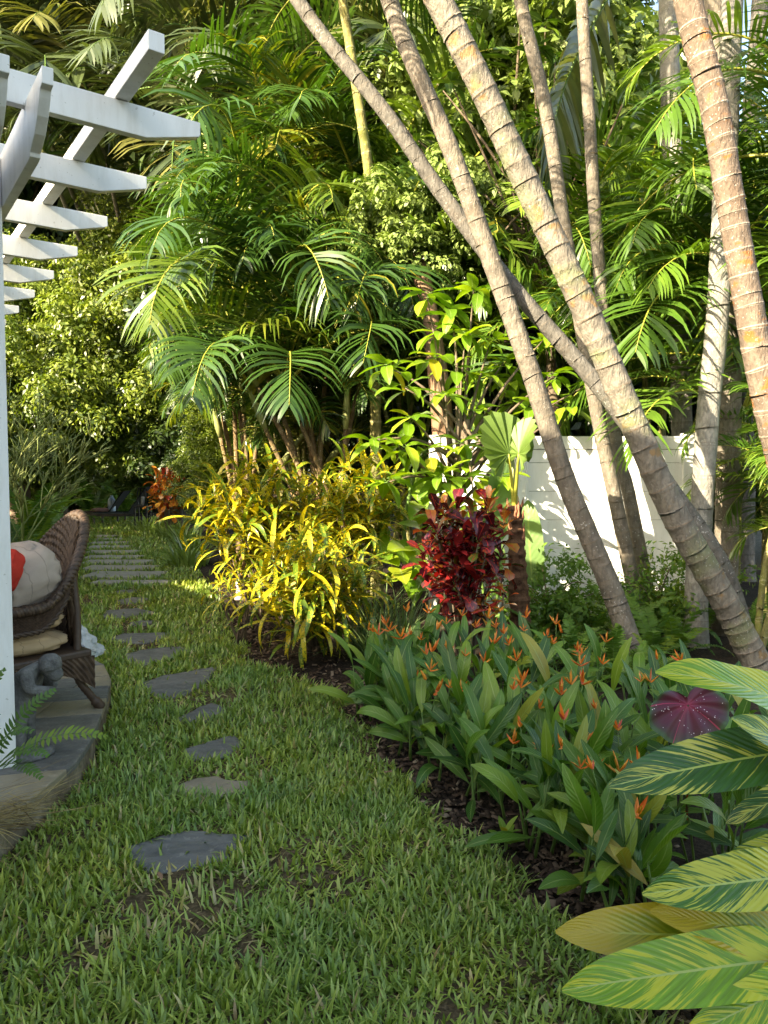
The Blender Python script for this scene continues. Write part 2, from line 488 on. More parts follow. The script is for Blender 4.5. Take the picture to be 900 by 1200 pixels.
def paint_mat(name, col, grime):
    t = NT(name)
    pos = t.coord()
    st = t.noise(5, t.vmul(pos, (2.5, 2.5, 0.5)), 5, 0.65)
    sp = t.noise(45, pos, 3)
    c = t.mix(t.math('MULTIPLY', t.ramp(st, [(0.45, (0, 0, 0)), (0.75, (1, 1, 1))]), grime), col, (0.50, 0.47, 0.40))
    c = t.mix(t.math('MULTIPLY', t.math('GREATER_THAN', sp, 0.70), grime), c, (0.35, 0.32, 0.26))
    nr = t.bump(t.noise(120, t.vmul(pos, (1, 1, 0.2)), 3), 0.12, 0.003)
    return t.done(t.bsdf(c, 0.45, 0.4, nr))
M['paint'] = paint_mat('white_timber_paint', (0.78, 0.77, 0.74), 0.5)
M['vinyl'] = paint_mat('white_fence_paint', (0.82, 0.82, 0.80), 0.30)
M['stucco'] = plain('house_stucco', (0.70, 0.68, 0.62), 0.9, 0.2, 3, 0.06, 0.3)
M['roof'] = plain('roof_tile', (0.35, 0.30, 0.26), 0.8, 0.3, 3, 0.15, 0.3)

def slate_mat(name, a, b, warm, spread):
    t = NT(name)
    pos = t.coord()
    r = t.n('ObjectInfo').outputs['Random']
    off = t.vadd(pos, t.n('CombineXYZ', {0: t.math('MULTIPLY', r, 30), 1: t.math('MULTIPLY', r, 17), 2: 0.0}).outputs[0])
    n1 = t.noise(5, t.vmul(off, (1, 2.2, 1)), 6, 0.62, 0.6)
    n2 = t.noise(26, off, 5, 0.6)
    c = t.mix(t.ramp(n1, [(0.32, (0, 0, 0)), (0.68, (1, 1, 1))]), a, b)
    c = t.mix(t.math('MULTIPLY', t.ramp(r, [(1 - spread - 0.12, (0, 0, 0)), (1 - spread + 0.12, (1, 1, 1))]), t.ramp(n2, [(0.3, (0.5,) * 3), (0.65, (1,) * 3)])), c, warm)
    c = t.mix(t.math('MULTIPLY', t.math('GREATER_THAN', n2, 0.63), 0.35), c, (0.32, 0.30, 0.25))
    h = t.math('ADD', n1, t.math('MULTIPLY', n2, 0.4))
    return t.done(t.bsdf(c, t.ramp(n2, [(0.3, (0.42,) * 3), (0.7, (0.75,) * 3)]), 0.4, t.bump(h, 0.5, 0.02)))
M['slate'] = slate_mat('slate_stepping_stone', (0.085, 0.085, 0.082), (0.16, 0.156, 0.148), (0.26, 0.21, 0.14), 0.15)
M['flag'] = slate_mat('patio_flagstone', (0.085, 0.083, 0.078), (0.155, 0.148, 0.13), (0.27, 0.22, 0.14), 0.32)
M['slabstone'] = slate_mat('pale_slab', (0.25, 0.235, 0.20), (0.36, 0.335, 0.28), (0.33, 0.29, 0.22), 0.3)

def riser_mat():
    t = NT('mossy_concrete')
    pos = t.coord()
    n1 = t.noise(7, pos, 6, 0.65); n2 = t.noise(30, pos, 4)
    c = t.ramp(n1, [(0.3, (0.09, 0.065, 0.04)), (0.5, (0.19, 0.15, 0.10)), (0.72, (0.30, 0.25, 0.17))])
    c = t.mix(t.math('MULTIPLY', t.math('GREATER_THAN', n2, 0.6), 0.5), c, (0.10, 0.11, 0.045))
    return t.done(t.bsdf(c, 0.9, 0.2, t.bump(t.math('ADD', n1, n2), 0.6, 0.02)))
M['riser'] = riser_mat()

def soil_mat(name, a, b, c3):
    t = NT(name)
    pos = t.n('NewGeometry').outputs['Position']
    n1 = t.noise(2.2, pos, 6, 0.65); n2 = t.noise(55, pos, 5, 0.7)
    c = t.ramp(n2, [(0.3, a), (0.5, b), (0.7, c3)])
    c = t.mix(1.0, c, t.ramp(n1, [(0.3, (0.6,) * 3), (0.7, (1.25,) * 3)]), 'MULTIPLY')
    return t.done(t.bsdf(c, 0.95, 0.15, t.bump(n2, 0.9, 0.02)))
M['soil'] = soil_mat('dark_mulch_soil', (0.012, 0.009, 0.007), (0.035, 0.025, 0.018), (0.085, 0.06, 0.042))
M['lawn'] = soil_mat('lawn_thatch', (0.04, 0.030, 0.016), (0.11, 0.08, 0.042), (0.22, 0.155, 0.09))
M['ground'] = soil_mat('ground_leaf_litter', (0.015, 0.014, 0.008), (0.04, 0.034, 0.018), (0.09, 0.07, 0.035))
M['chip'] = fol('mulch_chip', [(0, (0.02, 0.014, 0.01)), (0.6, (0.07, 0.045, 0.03)), (0.9, (0.16, 0.11, 0.075)), (1, (0.30, 0.23, 0.16))], 0.9, 0.0, 0.15)

def grass_mat():
    t = NT('lawn_grass_blade')
    r = t.attr('rnd')
    pos = t.n('NewGeometry').outputs['Position']
    c = t.ramp(r, [(0, (0.08, 0.14, 0.025)), (0.35, (0.20, 0.29, 0.055)), (0.62, (0.33, 0.42, 0.095)), (0.80, (0.44, 0.48, 0.13)), (0.90, (0.42, 0.37, 0.15)), (0.96, (0.52, 0.43, 0.24)), (1, (0.32, 0.20, 0.11))])
    n = t.noise(1.3, pos, 3)
    c = t.mix(1.0, c, t.ramp(n, [(0.3, (0.85, 1.0, 1.12)), (0.7, (1.25, 1.1, 0.75))]), 'MULTIPLY')
    return t.foliage(c, 0.36, 0.25, 0.5, tint=(1.2, 1.3, 0.6))
M['grass'] = grass_mat()

# ------------------------------------------------------------------ ground, beds, lawn
def sheet(name, pts, z, mat):
    b = MB()
    ids = [b.vert((p[0], p[1], z)) for p in pts]
    b.face(ids)
    o = b.build(name, mat, smooth=False)
    o['kind'] = 'structure'
    return o

sheet('ground', [(-400, -400), (400, -400), (400, 400), (-400, 400)], -0.05, M['ground'])

EDGE_PX = [(183, 622), (205, 645), (240, 682), (262, 720), (290, 778), (385, 806), (428, 872), (470, 915), (520, 962), (590, 1018), (655, 1082), (700, 1132), (780, 1205)]
edge_w = [gp(*p) for p in EDGE_PX]
edge_w = [Vector((-5.6, 26, 0))] + edge_w + [Vector((0.95, 1.5, 0)), Vector((1.05, 0.0, 0))]
ey = np.array([p.y for p in edge_w])[::-1]; ex = np.array([p.x for p in edge_w])[::-1]
def lawn_right(Y): return np.interp(Y, ey, ex)
PATIO_PX = [(-25, 990), (0, 967), (50, 926), (90, 892), (110, 862), (125, 822), (131, 797), (123, 779), (106, 770), (88, 766)]
PATIO_H = 0.15
patio_w = [gp(px, py, PATIO_H) for (px, py) in PATIO_PX]
PATIO = [(-1.75, 0.2), (-1.62, 1.6)] + [(p.x, p.y) for p in patio_w] + [(-4.2, 7.6), (-6.6, 3.6), (-3.2, 0.0)]
def lawn_left(Y):
    return np.interp(Y, [0, 5.75, 6.2, 9.5, 14, 26], [-1.9, -2.2, -3.2, -4.6, -6.1, -11.5])

def lawn_sheet():
    b = MB(); ys = list(np.arange(0.0, 26.01, 0.25))
    prev = None
    for Y in ys:
        xs = np.linspace(float(lawn_left(Y)), float(lawn_right(Y)), 14)
        ids = [b.vert((x, Y, 0.012 * mnoise.noise((x * 1.3, Y * 1.3, 0)))) for x in xs]
        if prev:
            for i in range(13): b.face((prev[i], prev[i + 1], ids[i + 1], ids[i]))
        prev = ids
    o = b.build('lawn', M['lawn'], smooth=True); o['kind'] = 'structure'
lawn_sheet()

def bed_sheet():
    b = MB(); prev = None
    for Y in np.arange(0.0, 26.01, 0.12):
        x0 = float(lawn_right(Y)) - 0.06
        w = np.concatenate([np.linspace(0, 0.9, 10), np.linspace(1.2, 9, 16)])
        ids = []
        for k, d in enumerate(w):
            h = -0.03 + min(d, 0.5) * 0.12 + (0.018 * mnoise.noise(((x0 + d) * 9, Y * 9, 3)) if d > 0 else 0)
            ids.append(b.vert((x0 + d, Y, h)))
        if prev:
            for i in range(len(w) - 1): b.face((prev[i], prev[i + 1], ids[i + 1], ids[i]))
        prev = ids
    o = b.build('planting_bed_ground', M['soil'], smooth=True); o['kind'] = 'structure'
bed_sheet()

def chips():
    n = 5200
    Y = 2.0 + 6.5 * rng.random(n) ** 1.5
    d = np.abs(rng.normal(0, 0.28, n)) - 0.05
    X = lawn_right(Y) + d
    Z = -0.028 + np.clip(d, 0, 0.5) * 0.12 + rng.random(n) * 0.02
    L = rng.uniform(0.006, 0.03, n); W = L * rng.uniform(0.2, 0.5, n)
    a = rng.uniform(0, 6.28, n); ti = rng.uniform(-0.5, 0.5, n)
    dx = np.stack([np.cos(a) * np.cos(ti), np.sin(a) * np.cos(ti), np.sin(ti)], 1) * L[:, None]
    dy = np.stack([-np.sin(a), np.cos(a), rng.uniform(-.4, .4, n)], 1) * W[:, None]
    dz = np.array([0, 0, 0.004])
    c = np.stack([X, Y, Z + 0.008], 1)
    P = np.stack([c - dx - dy, c + dx - dy, c + dx + dy, c - dx + dy, c - dx * .9 - dy * .9 + dz, c + dx * .9 - dy * .9 + dz, c + dx * .9 + dy * .9 + dz, c - dx * .9 + dy * .9 + dz], 1)
    q = np.array([(4, 5, 6, 7), (0, 1, 5, 4), (1, 2, 6, 5), (2, 3, 7, 6), (3, 0, 4, 7)])
    Fq = (np.arange(n)[:, None, None] * 8 + q[None]).reshape(-1, 4)
    me = np_mesh('mulch', P.reshape(-1, 3), Fq, np.repeat(rng.random(n), 8), M['chip'], smooth=False)
    o = link(bpy.data.objects.new('mulch', me))
    tag(o, 'brown mulch chips along the edge of the flower bed', 'mulch', kind='stuff')
chips()

# ------------------------------------------------------------------ patio, stepping stones, slabs
def clip_poly(poly, a, b):
    """keep the side to the left of the line a->b"""
    out = []; n = len(poly)
    def side(p): return (b[0] - a[0]) * (p[1] - a[1]) - (b[1] - a[1]) * (p[0] - a[0])
    for i in range(n):
        p, q = poly[i], poly[(i + 1) % n]
        sp_, sq = side(p), side(q)
        if sp_ >= 0: out.append(p)
        if sp_ * sq < 0:
            t = sp_ / (sp_ - sq); out.append((p[0] + (q[0] - p[0]) * t, p[1] + (q[1] - p[1]) * t))
    return out

def stone_mesh(name, poly, z0, z1, mat, cham=0.012, wob=0.004):
    """irregular slab from an outline, with a rounded top edge"""
    n = len(poly)
    cx = sum(p[0] for p in poly) / n; cy = sum(p[1] for p in poly) / n
    b = MB()
    def ring(inset, z):
        ids = []
        for (x, y) in poly:
            d = math.hypot(x - cx, y - cy) or 1
            k = max(0.2, 1 - inset / d)
            ids.append(b.vert((cx + (x - cx) * k, cy + (y - cy) * k, z + wob * mnoise.noise((x * 9, y * 9, z * 40)))))
        return ids
    rs = [ring(0, z0), ring(0, z1 - cham), ring(cham * 0.4, z1 - cham * 0.3), ring(cham, z1), ring(cham * 5, z1 + wob)]
    for r0, r1 in zip(rs, rs[1:]):
        for i in range(n):
            j = (i + 1) % n; b.face((r0[i], r0[j], r1[j], r1[i]))
    b.face(rs[-1])
    return b.mesh(name, mat, False)

def rough_outline(poly, step=0.05, amt=0.008, seed=0):
    out = []
    n = len(poly)
    for i in range(n):
        p, q = poly[i], poly[(i + 1) % n]
        k = max(1, int(math.hypot(q[0] - p[0], q[1] - p[1]) / step))
        for j in range(k):
            t = j / k; x = p[0] + (q[0] - p[0]) * t; y = p[1] + (q[1] - p[1]) * t
            out.append((x + amt * mnoise.noise((x * 12, y * 12, seed)), y + amt * mnoise.noise((x * 12, y * 12, seed + 9))))
    return out

def build_patio():
    root = thing('patio', 'raised curved flagstone patio edge under the white pergola', 'patio')
    root['kind'] = 'structure'
    del root['category']
    inner = [(x - 0.012 if x > -2.3 else x, y) for (x, y) in PATIO]
    b = MB(); n = len(inner)
    # smooth curve outline
    pts = inner
    base = rough_outline(pts, 0.08, 0.012, 2)
    lo = [b.vert((x, y, -0.05)) for x, y in base]; hi = [b.vert((x, y, PATIO_H - 0.034)) for x, y in base]
    m = len(base)
    for i in range(m):
        j = (i + 1) % m; b.face((lo[i], lo[j], hi[j], hi[i]))
    b.face(hi)
    o = b.build('riser', M['riser'], root, smooth=False)
    # flagstones: rows crossing the patio, each split once or twice
    ca, sa = math.cos(R(14)), math.sin(R(14))
    rows = [-2.0, 0.9, 1.7, 2.3, 2.72, 3.12, 3.48, 3.95, 4.33, 4.66, 4.95, 5.22, 5.55, 5.95, 6.6, 7.4, 9.0]
    for k in range(len(rows) - 1):
        cols = [-8.0]
        x = -6.5 + uni(0, .5)
        while x < -2.35:
            cols.append(x); x += uni(0.55, 0.9)
        if k % 2 == 0: cols.append(-2.02 + uni(-.1, .1))
        cols.append(4)
        for j in range(len(cols) - 1):
            def W(u, v): return (u * ca - v * sa * 0 + 0.0, v + u * sa + 0.35)
            q = [W(cols[j], rows[k]), W(cols[j + 1], rows[k]), W(cols[j + 1], rows[k + 1]), W(cols[j], rows[k + 1])]
            poly = list(PATIO)
            for i in range(4):
                poly = clip_poly(poly, q[i], q[(i + 1) % 4])
                if len(poly) < 3: break
            if len(poly) < 3: continue
            cx = sum(p[0] for p in poly) / len(poly); cy = sum(p[1] for p in poly) / len(poly)
            if cx < -4.2: continue
            ar = 0.5 * abs(sum(poly[i][0] * poly[(i + 1) % len(poly)][1] - poly[(i + 1) % len(poly)][0] * poly[i][1] for i in range(len(poly))))
            if ar < 0.01: continue
            poly = [(cx + (x - cx) * (1 - 0.004 / max(.05, abs(x - cx) + 0.02)), cy + (y - cy) * (1 - 0.004 / max(.05, abs(y - cy) + 0.02))) for (x, y) in poly]
            rp = rough_outline(poly, 0.05, 0.004, k)
            me = stone_mesh('flagstone', [(x - cx, y - cy) for x, y in rp], -0.034, uni(-0.003, 0.003), M['flag'], 0.006, 0.002)
            s = link(bpy.data.objects.new('flagstone', me), root); s.location = (cx, cy, PATIO_H)
build_patio()

STONES = [  # px centre, width, height in px, corner count, words
    (147, 694.5, 26, 4.5, 'tiny slate stepping stone, first one past the end of the pale slabs'),
    (156, 704.5, 36, 6, 'small slate stepping stone, second from the pale slabs'),
    (151, 719.5, 60, 11, 'wide slate stepping stone, third from the pale slabs'),
    (166, 731, 24, 4.5, 'sliver of slate stepping stone half grown over, fourth from the pale slabs'),
    (163, 748.5, 60, 11, 'slate stepping stone with a straight back edge, fifth from the pale slabs'),
    (177, 770, 68, 19, 'slate stepping stone beside the end of the patio, just behind the broad one'),
    (205, 800, 70, 31, 'broad slate stepping stone level with the patio curve'),
    (240, 837, 52, 20, 'small tan stepping stone between two darker slates'),
    (250, 878, 62, 25, 'dark slate stepping stone, third from the photograph bottom'),
    (249, 924, 84, 22, 'dark slate stepping stone, second from the photograph bottom'),
    (217, 999, 132, 42, 'largest dark slate stepping stone, closest to the camera'),
]
stone_polys = []
def build_stones():
    for k, (px, py, w, h, lab) in enumerate(STONES):
        c = gp(px, py)
        hw = (gp(px + w / 2, py) - c).length * 1.08
        hh = (gp(px, py - h / 2).y - gp(px, py + h / 2).y) / 2 * 1.22
        n = (6, 7, 5, 6, 5, 6, 7, 5, 6, 7, 8)[k]; poly = []
        rs = random.Random(k * 7 + 3)
        for i in range(n):
            a = 2 * math.pi * (i + rs.uniform(-.3, .3)) / n
            ca, sa = math.cos(a), math.sin(a)
            sq = (abs(ca) ** 3.2 + abs(sa) ** 3.2) ** (-1 / 3.2)
            f = rs.uniform(0.88, 1.14) * sq
            poly.append((hw * ca * f, hh * sa * f))
        hand = {10: [(-1, .1), (-.62, .65), (-.1, .95), (.55, .8), (1, .72), (.75, -.35), (.3, -.75), (-.35, -1), (-.8, -.5)],
                9: [(-1, -.1), (-.7, .6), (-.1, 1), (.4, .6), (1, .5), (.9, -.6), (.1, -1), (-.6, -.8)],
                8: [(-1, -.2), (-.3, .5), (.5, 1), (1, .3), (.6, -.7), (-.1, -1), (-.7, -.8)],
                7: [(-1, -.6), (-.5, .4), (0, 1), (.5, .7), (1, -.2), (.3, -.8), (-.5, -1)],
                6: [(-1, -.1), (-.55, .4), (.9, 1), (1, .1), (.7, -.8), (.2, -1), (-.5, -.7)],
                5: [(-1, .2), (-.4, .8), (.6, 1), (1, .7), (.8, -.5), (.1, -1), (-.6, -.6)],
                4: [(-1, -.2), (-.9, .8), (.9, 1), (1, -.3), (.5, -1), (-.5, -.8)]}.get(k)
        if hand: poly = [(hw * x, hh * y) for x, y in hand][::-1]
        rp = rough_outline(poly, 0.03, 0.014, k)
        me = stone_mesh('stepping_stone', rp, -0.04, 0.010, M['slate'], 0.005, 0.004)
        o = link(bpy.data.objects.new('stepping_stone', me)); o.location = (c.x, c.y, 0)
        tag(o, lab, 'stepping stone', 'slate stepping stones across the lawn')
        stone_polys.append(np.array([(c.x + x * 0.93, c.y + y * 0.90) for x, y in poly]))
    SL = [(684, 109, 199, 5), (675, 102, 192, 11), (667, 99, 183, 8), (660, 99, 176, 7), (654.3, 100, 166, 5.5), (648, 102, 162, 5), (642.2, 104, 154, 4), (637.3, 107, 150, 3.5), (633, 110, 144, 3), (629.2, 112, 136, 2.6)]
    words = ['nearest pale slab of the slab path, half sunk in grass', 'second pale slab from the near end, the deepest one', 'third pale slab from the near end of the slab path', 'fourth pale slab from the near end of the slab path', 'fifth pale slab from the near end of the slab path',
             'sixth pale slab from the near end of the slab path', 'fourth pale slab from the far end of the slab path', 'third pale slab from the far end of the slab path', 'second pale slab from the far end of the slab path', 'last pale slab of the path before the loungers']
    for k, (py, x0, x1, h) in enumerate(SL):
        a, b2 = gp(x0, py), gp(x1, py)
        hh = max(0.13, (gp(150, py - h / 2).y - gp(150, py + h / 2).y) / 2 * 0.62)
        cx = (a.x + b2.x) / 2; hw = (b2.x - a.x) / 2
        poly = [(-hw, -hh), (hw, -hh), (hw * 0.98, hh), (-hw * 0.99, hh)]
        rp = rough_outline(poly, 0.08, 0.012, k + 30)
        me = stone_mesh('path_slab', rp, -0.05, 0.035, M['slabstone'], 0.015, 0.004)
        o = link(bpy.data.objects.new('path_slab', me)); o.location = (cx, a.y, 0)
        tag(o, words[k], 'path slab', 'pale slabs of the path towards the loungers')
        stone_polys.append(np.array([(cx + x * 0.97, a.y + y * 0.9) for x, y in poly]))
build_stones()

def in_poly(X, Y, poly):
    ins = np.zeros(len(X), bool); n = len(poly); j = n - 1
    for i in range(n):
        xi, yi = poly[i]; xj, yj = poly[j]
        c = ((yi > Y) != (yj > Y)) & (X < (xj - xi) * (Y - yi) / (yj - yi + 1e-12) + xi)
        ins ^= c; j = i
    return ins

def blades(X, Y, Z, L, W, az, lean, curl, rnd):
    """strips of three quads: 8 verts each"""
    n = len(X)
    hx, hy = np.cos(az), np.sin(az)
    side = np.stack([-hy, hx, np.zeros(n)], 1)
    P = []
    x, y, z = X.copy(), Y.copy(), Z.copy()
    wid = [0.75, 1.0, 0.72, 0.08]
    for k in range(4):
        w = side * (W * wid[k] * 0.5)[:, None]
        c = np.stack([x, y, z], 1)
        P += [c - w, c + w]
        th = lean + curl * k / 3
        st = L / 3
        x = x + hx * np.sin(th) * st; y = y + hy * np.sin(th) * st; z = z + np.cos(th) * st
    P = np.stack(P, 1)
    q = np.array([(0, 1, 3, 2), (2, 3, 5, 4), (4, 5, 7, 6)])
    Fq = (np.arange(n)[:, None, None] * 8 + q[None]).reshape(-1, 4)
    return P.reshape(-1, 3), Fq, np.repeat(rnd, 8)

def build_grass():
    Xs, Ys, Sc = [], [], []
    bands = [(1.6, 2.6, 8200, 1.0), (2.6, 3.6, 7000, 1.05), (3.6, 5.0, 5200, 1.15), (5.0, 7.0, 3800, 1.3), (7.0, 10, 2200, 1.6), (10, 15, 1150, 2.0), (15, 26, 520, 2.8)]
    for (y0, y1, den, s) in bands:
        xl = np.minimum(lawn_left(y0), lawn_left(y1)); xr = np.maximum(lawn_right(y0), lawn_right(y1))
        xl = max(xl, -0.56 * y1 - 0.3)
        xr = min(xr, 0.56 * y1 + 0.3)
        n = int(den * (xr - xl) * (y1 - y0))
        X = rng.uniform(xl, xr, n); Y = rng.uniform(y0, y1, n)
        wob = 0.05 * np.sin(Y * 9) + 0.04 * np.sin(Y * 23 + 1) + rng.normal(0, 0.035, n)
        ok = (X > lawn_left(Y)) & (X < lawn_right(Y) + wob)
        ok &= ~in_poly(X, Y, np.array(PATIO))
        X, Y = X[ok], Y[ok]
        Xs.append(X); Ys.append(Y); Sc.append(np.full(len(X), s))
    X, Y, S = map(np.concatenate, (Xs, Ys, Sc))
    keep = np.ones(len(X), bool)
    for p in stone_polys:
        near = (np.abs(X - p[:, 0].mean()) < 2) & (np.abs(Y - p[:, 1].mean()) < 1)
        idx = np.where(near)[0]
        ins = in_poly(X[idx], Y[idx], p)
        keep[idx[ins & (rng.random(len(idx)) > 0.012)]] = False
    # thin and bare spots
    thin = np.array([mnoise.noise((x * 1.9, y * 1.9, 5.0)) + 0.5 * mnoise.noise((x * 5, y * 5, 1.0)) for x, y in zip(X, Y)])
    bare = np.zeros(len(X))
    for (px, py, r) in [(205, 1035, .13), (165, 1058, .10), (225, 1080, .16), (265, 1050, .12), (110, 1120, .09), (290, 1110, .08), (160, 735, .25), (170, 757, .2), (150, 712, .25), (265, 815, .14), (250, 1000, .08), (330, 1010, .06), (95, 705, .3)]:
        c = gp(px, py); d = np.hypot(X - c.x, (Y - c.y) * 0.8)
        bare = np.maximum(bare, np.clip(1.25 - d / r, 0, 0.93))
    keep &= rng.random(len(X)) > np.clip((thin - 0.2) * 1.3, 0, 0.6)
    keep &= rng.random(len(X)) > bare
    X, Y, S, thin, bare = X[keep], Y[keep], S[keep], thin[keep], bare[keep]
    n = len(X)
    L = rng.uniform(0.04, 0.088, n) * (1 + 0.25 * (S - 1)) * (1 - 0.3 * np.clip(thin, 0, 1))
    W = rng.uniform(0.007, 0.0135, n) * S
    az = rng.uniform(0, 2 * np.pi, n)
    lean = np.abs(rng.normal(0.72, 0.48, n)).clip(0, 1.45)
    curl = rng.uniform(0.1, 1.0, n)
    flat = rng.random(n) < 0.12
    lean = np.where(flat, rng.uniform(1.3, 1.5, n), lean); curl = np.where(flat, 0.05, curl)
    patch = np.array([mnoise.noise((x * 3.1, y * 3.1, 9.0)) for x, y in zip(X, Y)]); L = L * (1 + 0.45 * patch)
    rnd = (rng.beta(2.0, 2.6, n) * 0.86 + 0.12 * np.clip(thin, -0.4, 1) + 0.25 * bare * rng.random(n))
    dry = rng.random(n) < 0.05 + 0.35 * bare + 0.3 * flat
    rnd = np.where(dry, rng.uniform(0.88, 1.0, n), np.clip(rnd, 0, 0.87))
    V, Fq, rr = blades(X, Y, np.full(n, -0.004), L, W, az, lean, curl, rnd)
    me = np_mesh('grass', V, Fq, rr, M['grass'])
    o = link(bpy.data.objects.new('grass', me))
    tag(o, 'coarse green lawn grass around the stepping stones', 'grass', kind='stuff')
    print('grass blades', n)
build_grass()

# ------------------------------------------------------------------ pergola and house
U = Vector((-0.581, 0.814, 0)); Vv = Vector((0.814, 0.581, 0)); ZZ = Vector((0, 0, 1))
P0 = Vector((-1.83, 3.50, 0))
def PG(u, v, z): return P0 + U * u + Vv * v + ZZ * z

def build_pergola():
    root = thing('pergola', 'white painted timber pergola with pointed rafter ends', 'pergola', P0)
    def loc(b): b.v = [tuple(Vector(p) - P0) for p in b.v]; return b
    for u in (0, 3.0, 6.0):
        b = MB(); b.prism([(-.05, -.05), (.05, -.05), (.05, .05), (-.05, .05)], PG(u, 0, (PATIO_H + 3.0) / 2), Vv, U, ZZ, 3.0 - PATIO_H)
        loc(b).build('post', M['paint'], root, bevel=0.004)
    for v in (-0.072, 0.072):
        # ogee cut at the near end, from the lower edge back to a square top lip
        prof = [(-0.66, 2.78), (-0.70, 2.785), (-0.705, 2.80), (-0.73, 2.81), (-0.80, 2.835), (-0.86, 2.88), (-0.90, 2.93), (-0.915, 2.955), (-0.95, 2.96), (-0.955, 3.02), (6.8, 3.02), (6.8, 2.78)]
        b = MB(); b.prism([(u, z) for u, z in prof], PG(0, v, 0), U, ZZ, Vv, 0.04)
        loc(b).build('beam', M['paint'], root, bevel=0.003)
    for i in range(9):
        u = -0.62 + 0.75 * i
        prof = [(-3.1, 3.0), (0.53, 3.0), (0.765, 3.062), (0.775, 3.07), (0.775, 3.128), (-3.1, 3.128)]
        b = MB(); b.prism(prof, PG(u, 0, 0), Vv, ZZ, U, 0.042)
        loc(b).build('rafter', M['paint'], root, bevel=0.003)
    for (dv, dz) in ((-.16, 3.045), (-.125, 3.085)):
        b = MB(); b.tube([PG(-.62 - .021, dv, dz), PG(-.62 - .027, dv, dz)], .009, 8); loc(b).build('bolt', plain('grey_bolt', (.30, .29, .27), .5, .5, metallic=.6), root)
    for v in (0.43, -0.9, -2.2):
        b = MB(); b.prism([(-1.08, 3.131), (6.6, 3.131), (6.6, 3.205), (-1.08, 3.205)], PG(0, v, 0), U, ZZ, Vv, 0.062)
        loc(b).build('purlin', M['paint'], root, bevel=0.003)
build_pergola()

def build_house():
    o0 = PG(0, -3.35, 0)
    root = thing('house', 'pale stucco house the pergola is fixed to', 'house', o0)
    def quadbox(b, u0, u1, v0, v1, z0, z1):
        b.prism([(u0, v0), (u1, v0), (u1, v1), (u0, v1)], U * 0 + ZZ * ((z0 + z1) / 2), U, -Vv, ZZ, z1 - z0)
    b = MB(); quadbox(b, -9, 16, 0, 6.5, -0.05, 3.0); b.build('wall', M['stucco'], root)
    b = MB(); quadbox(b, -9, HOUSE_U, 0.0, 6, 3.004, HOUSE_H); b.build('shade_upper_wall', M['stucco'], root)  # unseen upper storey, added to shade the flower bed and trunk feet
    def gable(u0, u1, v0, v1, z, rise):
        b = MB(); vm = (v0 + v1) / 2
        b.prism([(v0, z - .12), (v0, z), (vm, z + rise), (v1, z), (v1, z - .12)], U * ((u0 + u1) / 2), -Vv, ZZ, U, u1 - u0)
        return b
    gable(HOUSE_U + 0.02, 16.4, -0.5, 7, 3.02, 1.55).build('roof', M['roof'], root)
    gable(-9.4, HOUSE_U + 0.3, -0.4, 6.4, HOUSE_H + .02, 1.3).build('shade_upper_roof', M['roof'], root)  # roof of the added upper storey
    for u in (1.5, 4.2):
        f = MB(); f.prism([(u - .6, .9), (u + .6, .9), (u + .6, 2.2), (u - .6, 2.2)], Vv * 0.02, U, ZZ, Vv, 0.05)
        w = f.build('window', M['vinyl'], root)
        g = MB(); g.prism([(u - .52, .98), (u + .52, .98), (u + .52, 2.12), (u - .52, 2.12)], Vv * 0.05, U, ZZ, Vv, 0.012)
        g.build('pane', plain('window_glass', (0.03, 0.04, 0.05), 0.08, 0.6), w)
HOUSE_U, HOUSE_H = -0.7, 5.3  # end and height of the added upper storey, set by its shadow
build_house()

# ------------------------------------------------------------------ white fence
def build_fence():
    a = at(612, 512, 7.6); b_ = at(806, 512, 7.6)
    l_ = Vector((a.x - 0.85, 8.0, 0))
    root = thing('fence', 'white panel fence behind the leaning palm trunks', 'fence', (a.x, 7.6, 0))
    TOP = 1.93
    def section(p, q):
        p = Vector((p.x, p.y, 0)); q = Vector((q.x, q.y, 0))
        d = (q - p); Ln = d.length; d.normalize(); nrm = Vector((d.y, -d.x, 0))
        o = p - Vector(root.location)
        def bar(name, s0, s1, z0, z1, t, off, bev=0.006):
            b = MB(); b.prism([(s0, z0), (s1, z0), (s1, z1), (s0, z1)], o + nrm * off, d, ZZ, nrm, t)
            return b.build(name, M['vinyl'], root, bevel=bev)
        bar('top_rail', 0.06, Ln - 0.06, TOP - 0.13, TOP, 0.055, 0)
        bar('bottom_rail', 0.06, Ln - 0.06, 0.06, 0.2, 0.055, 0)
        z = 0.203
        while z < TOP - 0.135:
            z1 = min(z + 0.292, TOP - 0.133)
            bar('board', 0.05, Ln - 0.05, z, z1 - 0.004, 0.03, 0.0, 0.003)
            z = z1
        for s in (0, Ln):
            bar('post', s - 0.06, s + 0.06, -0.05, TOP + 0.03, 0.12, 0)
    section(l_, a)
    section(a, b_)
build_fence()

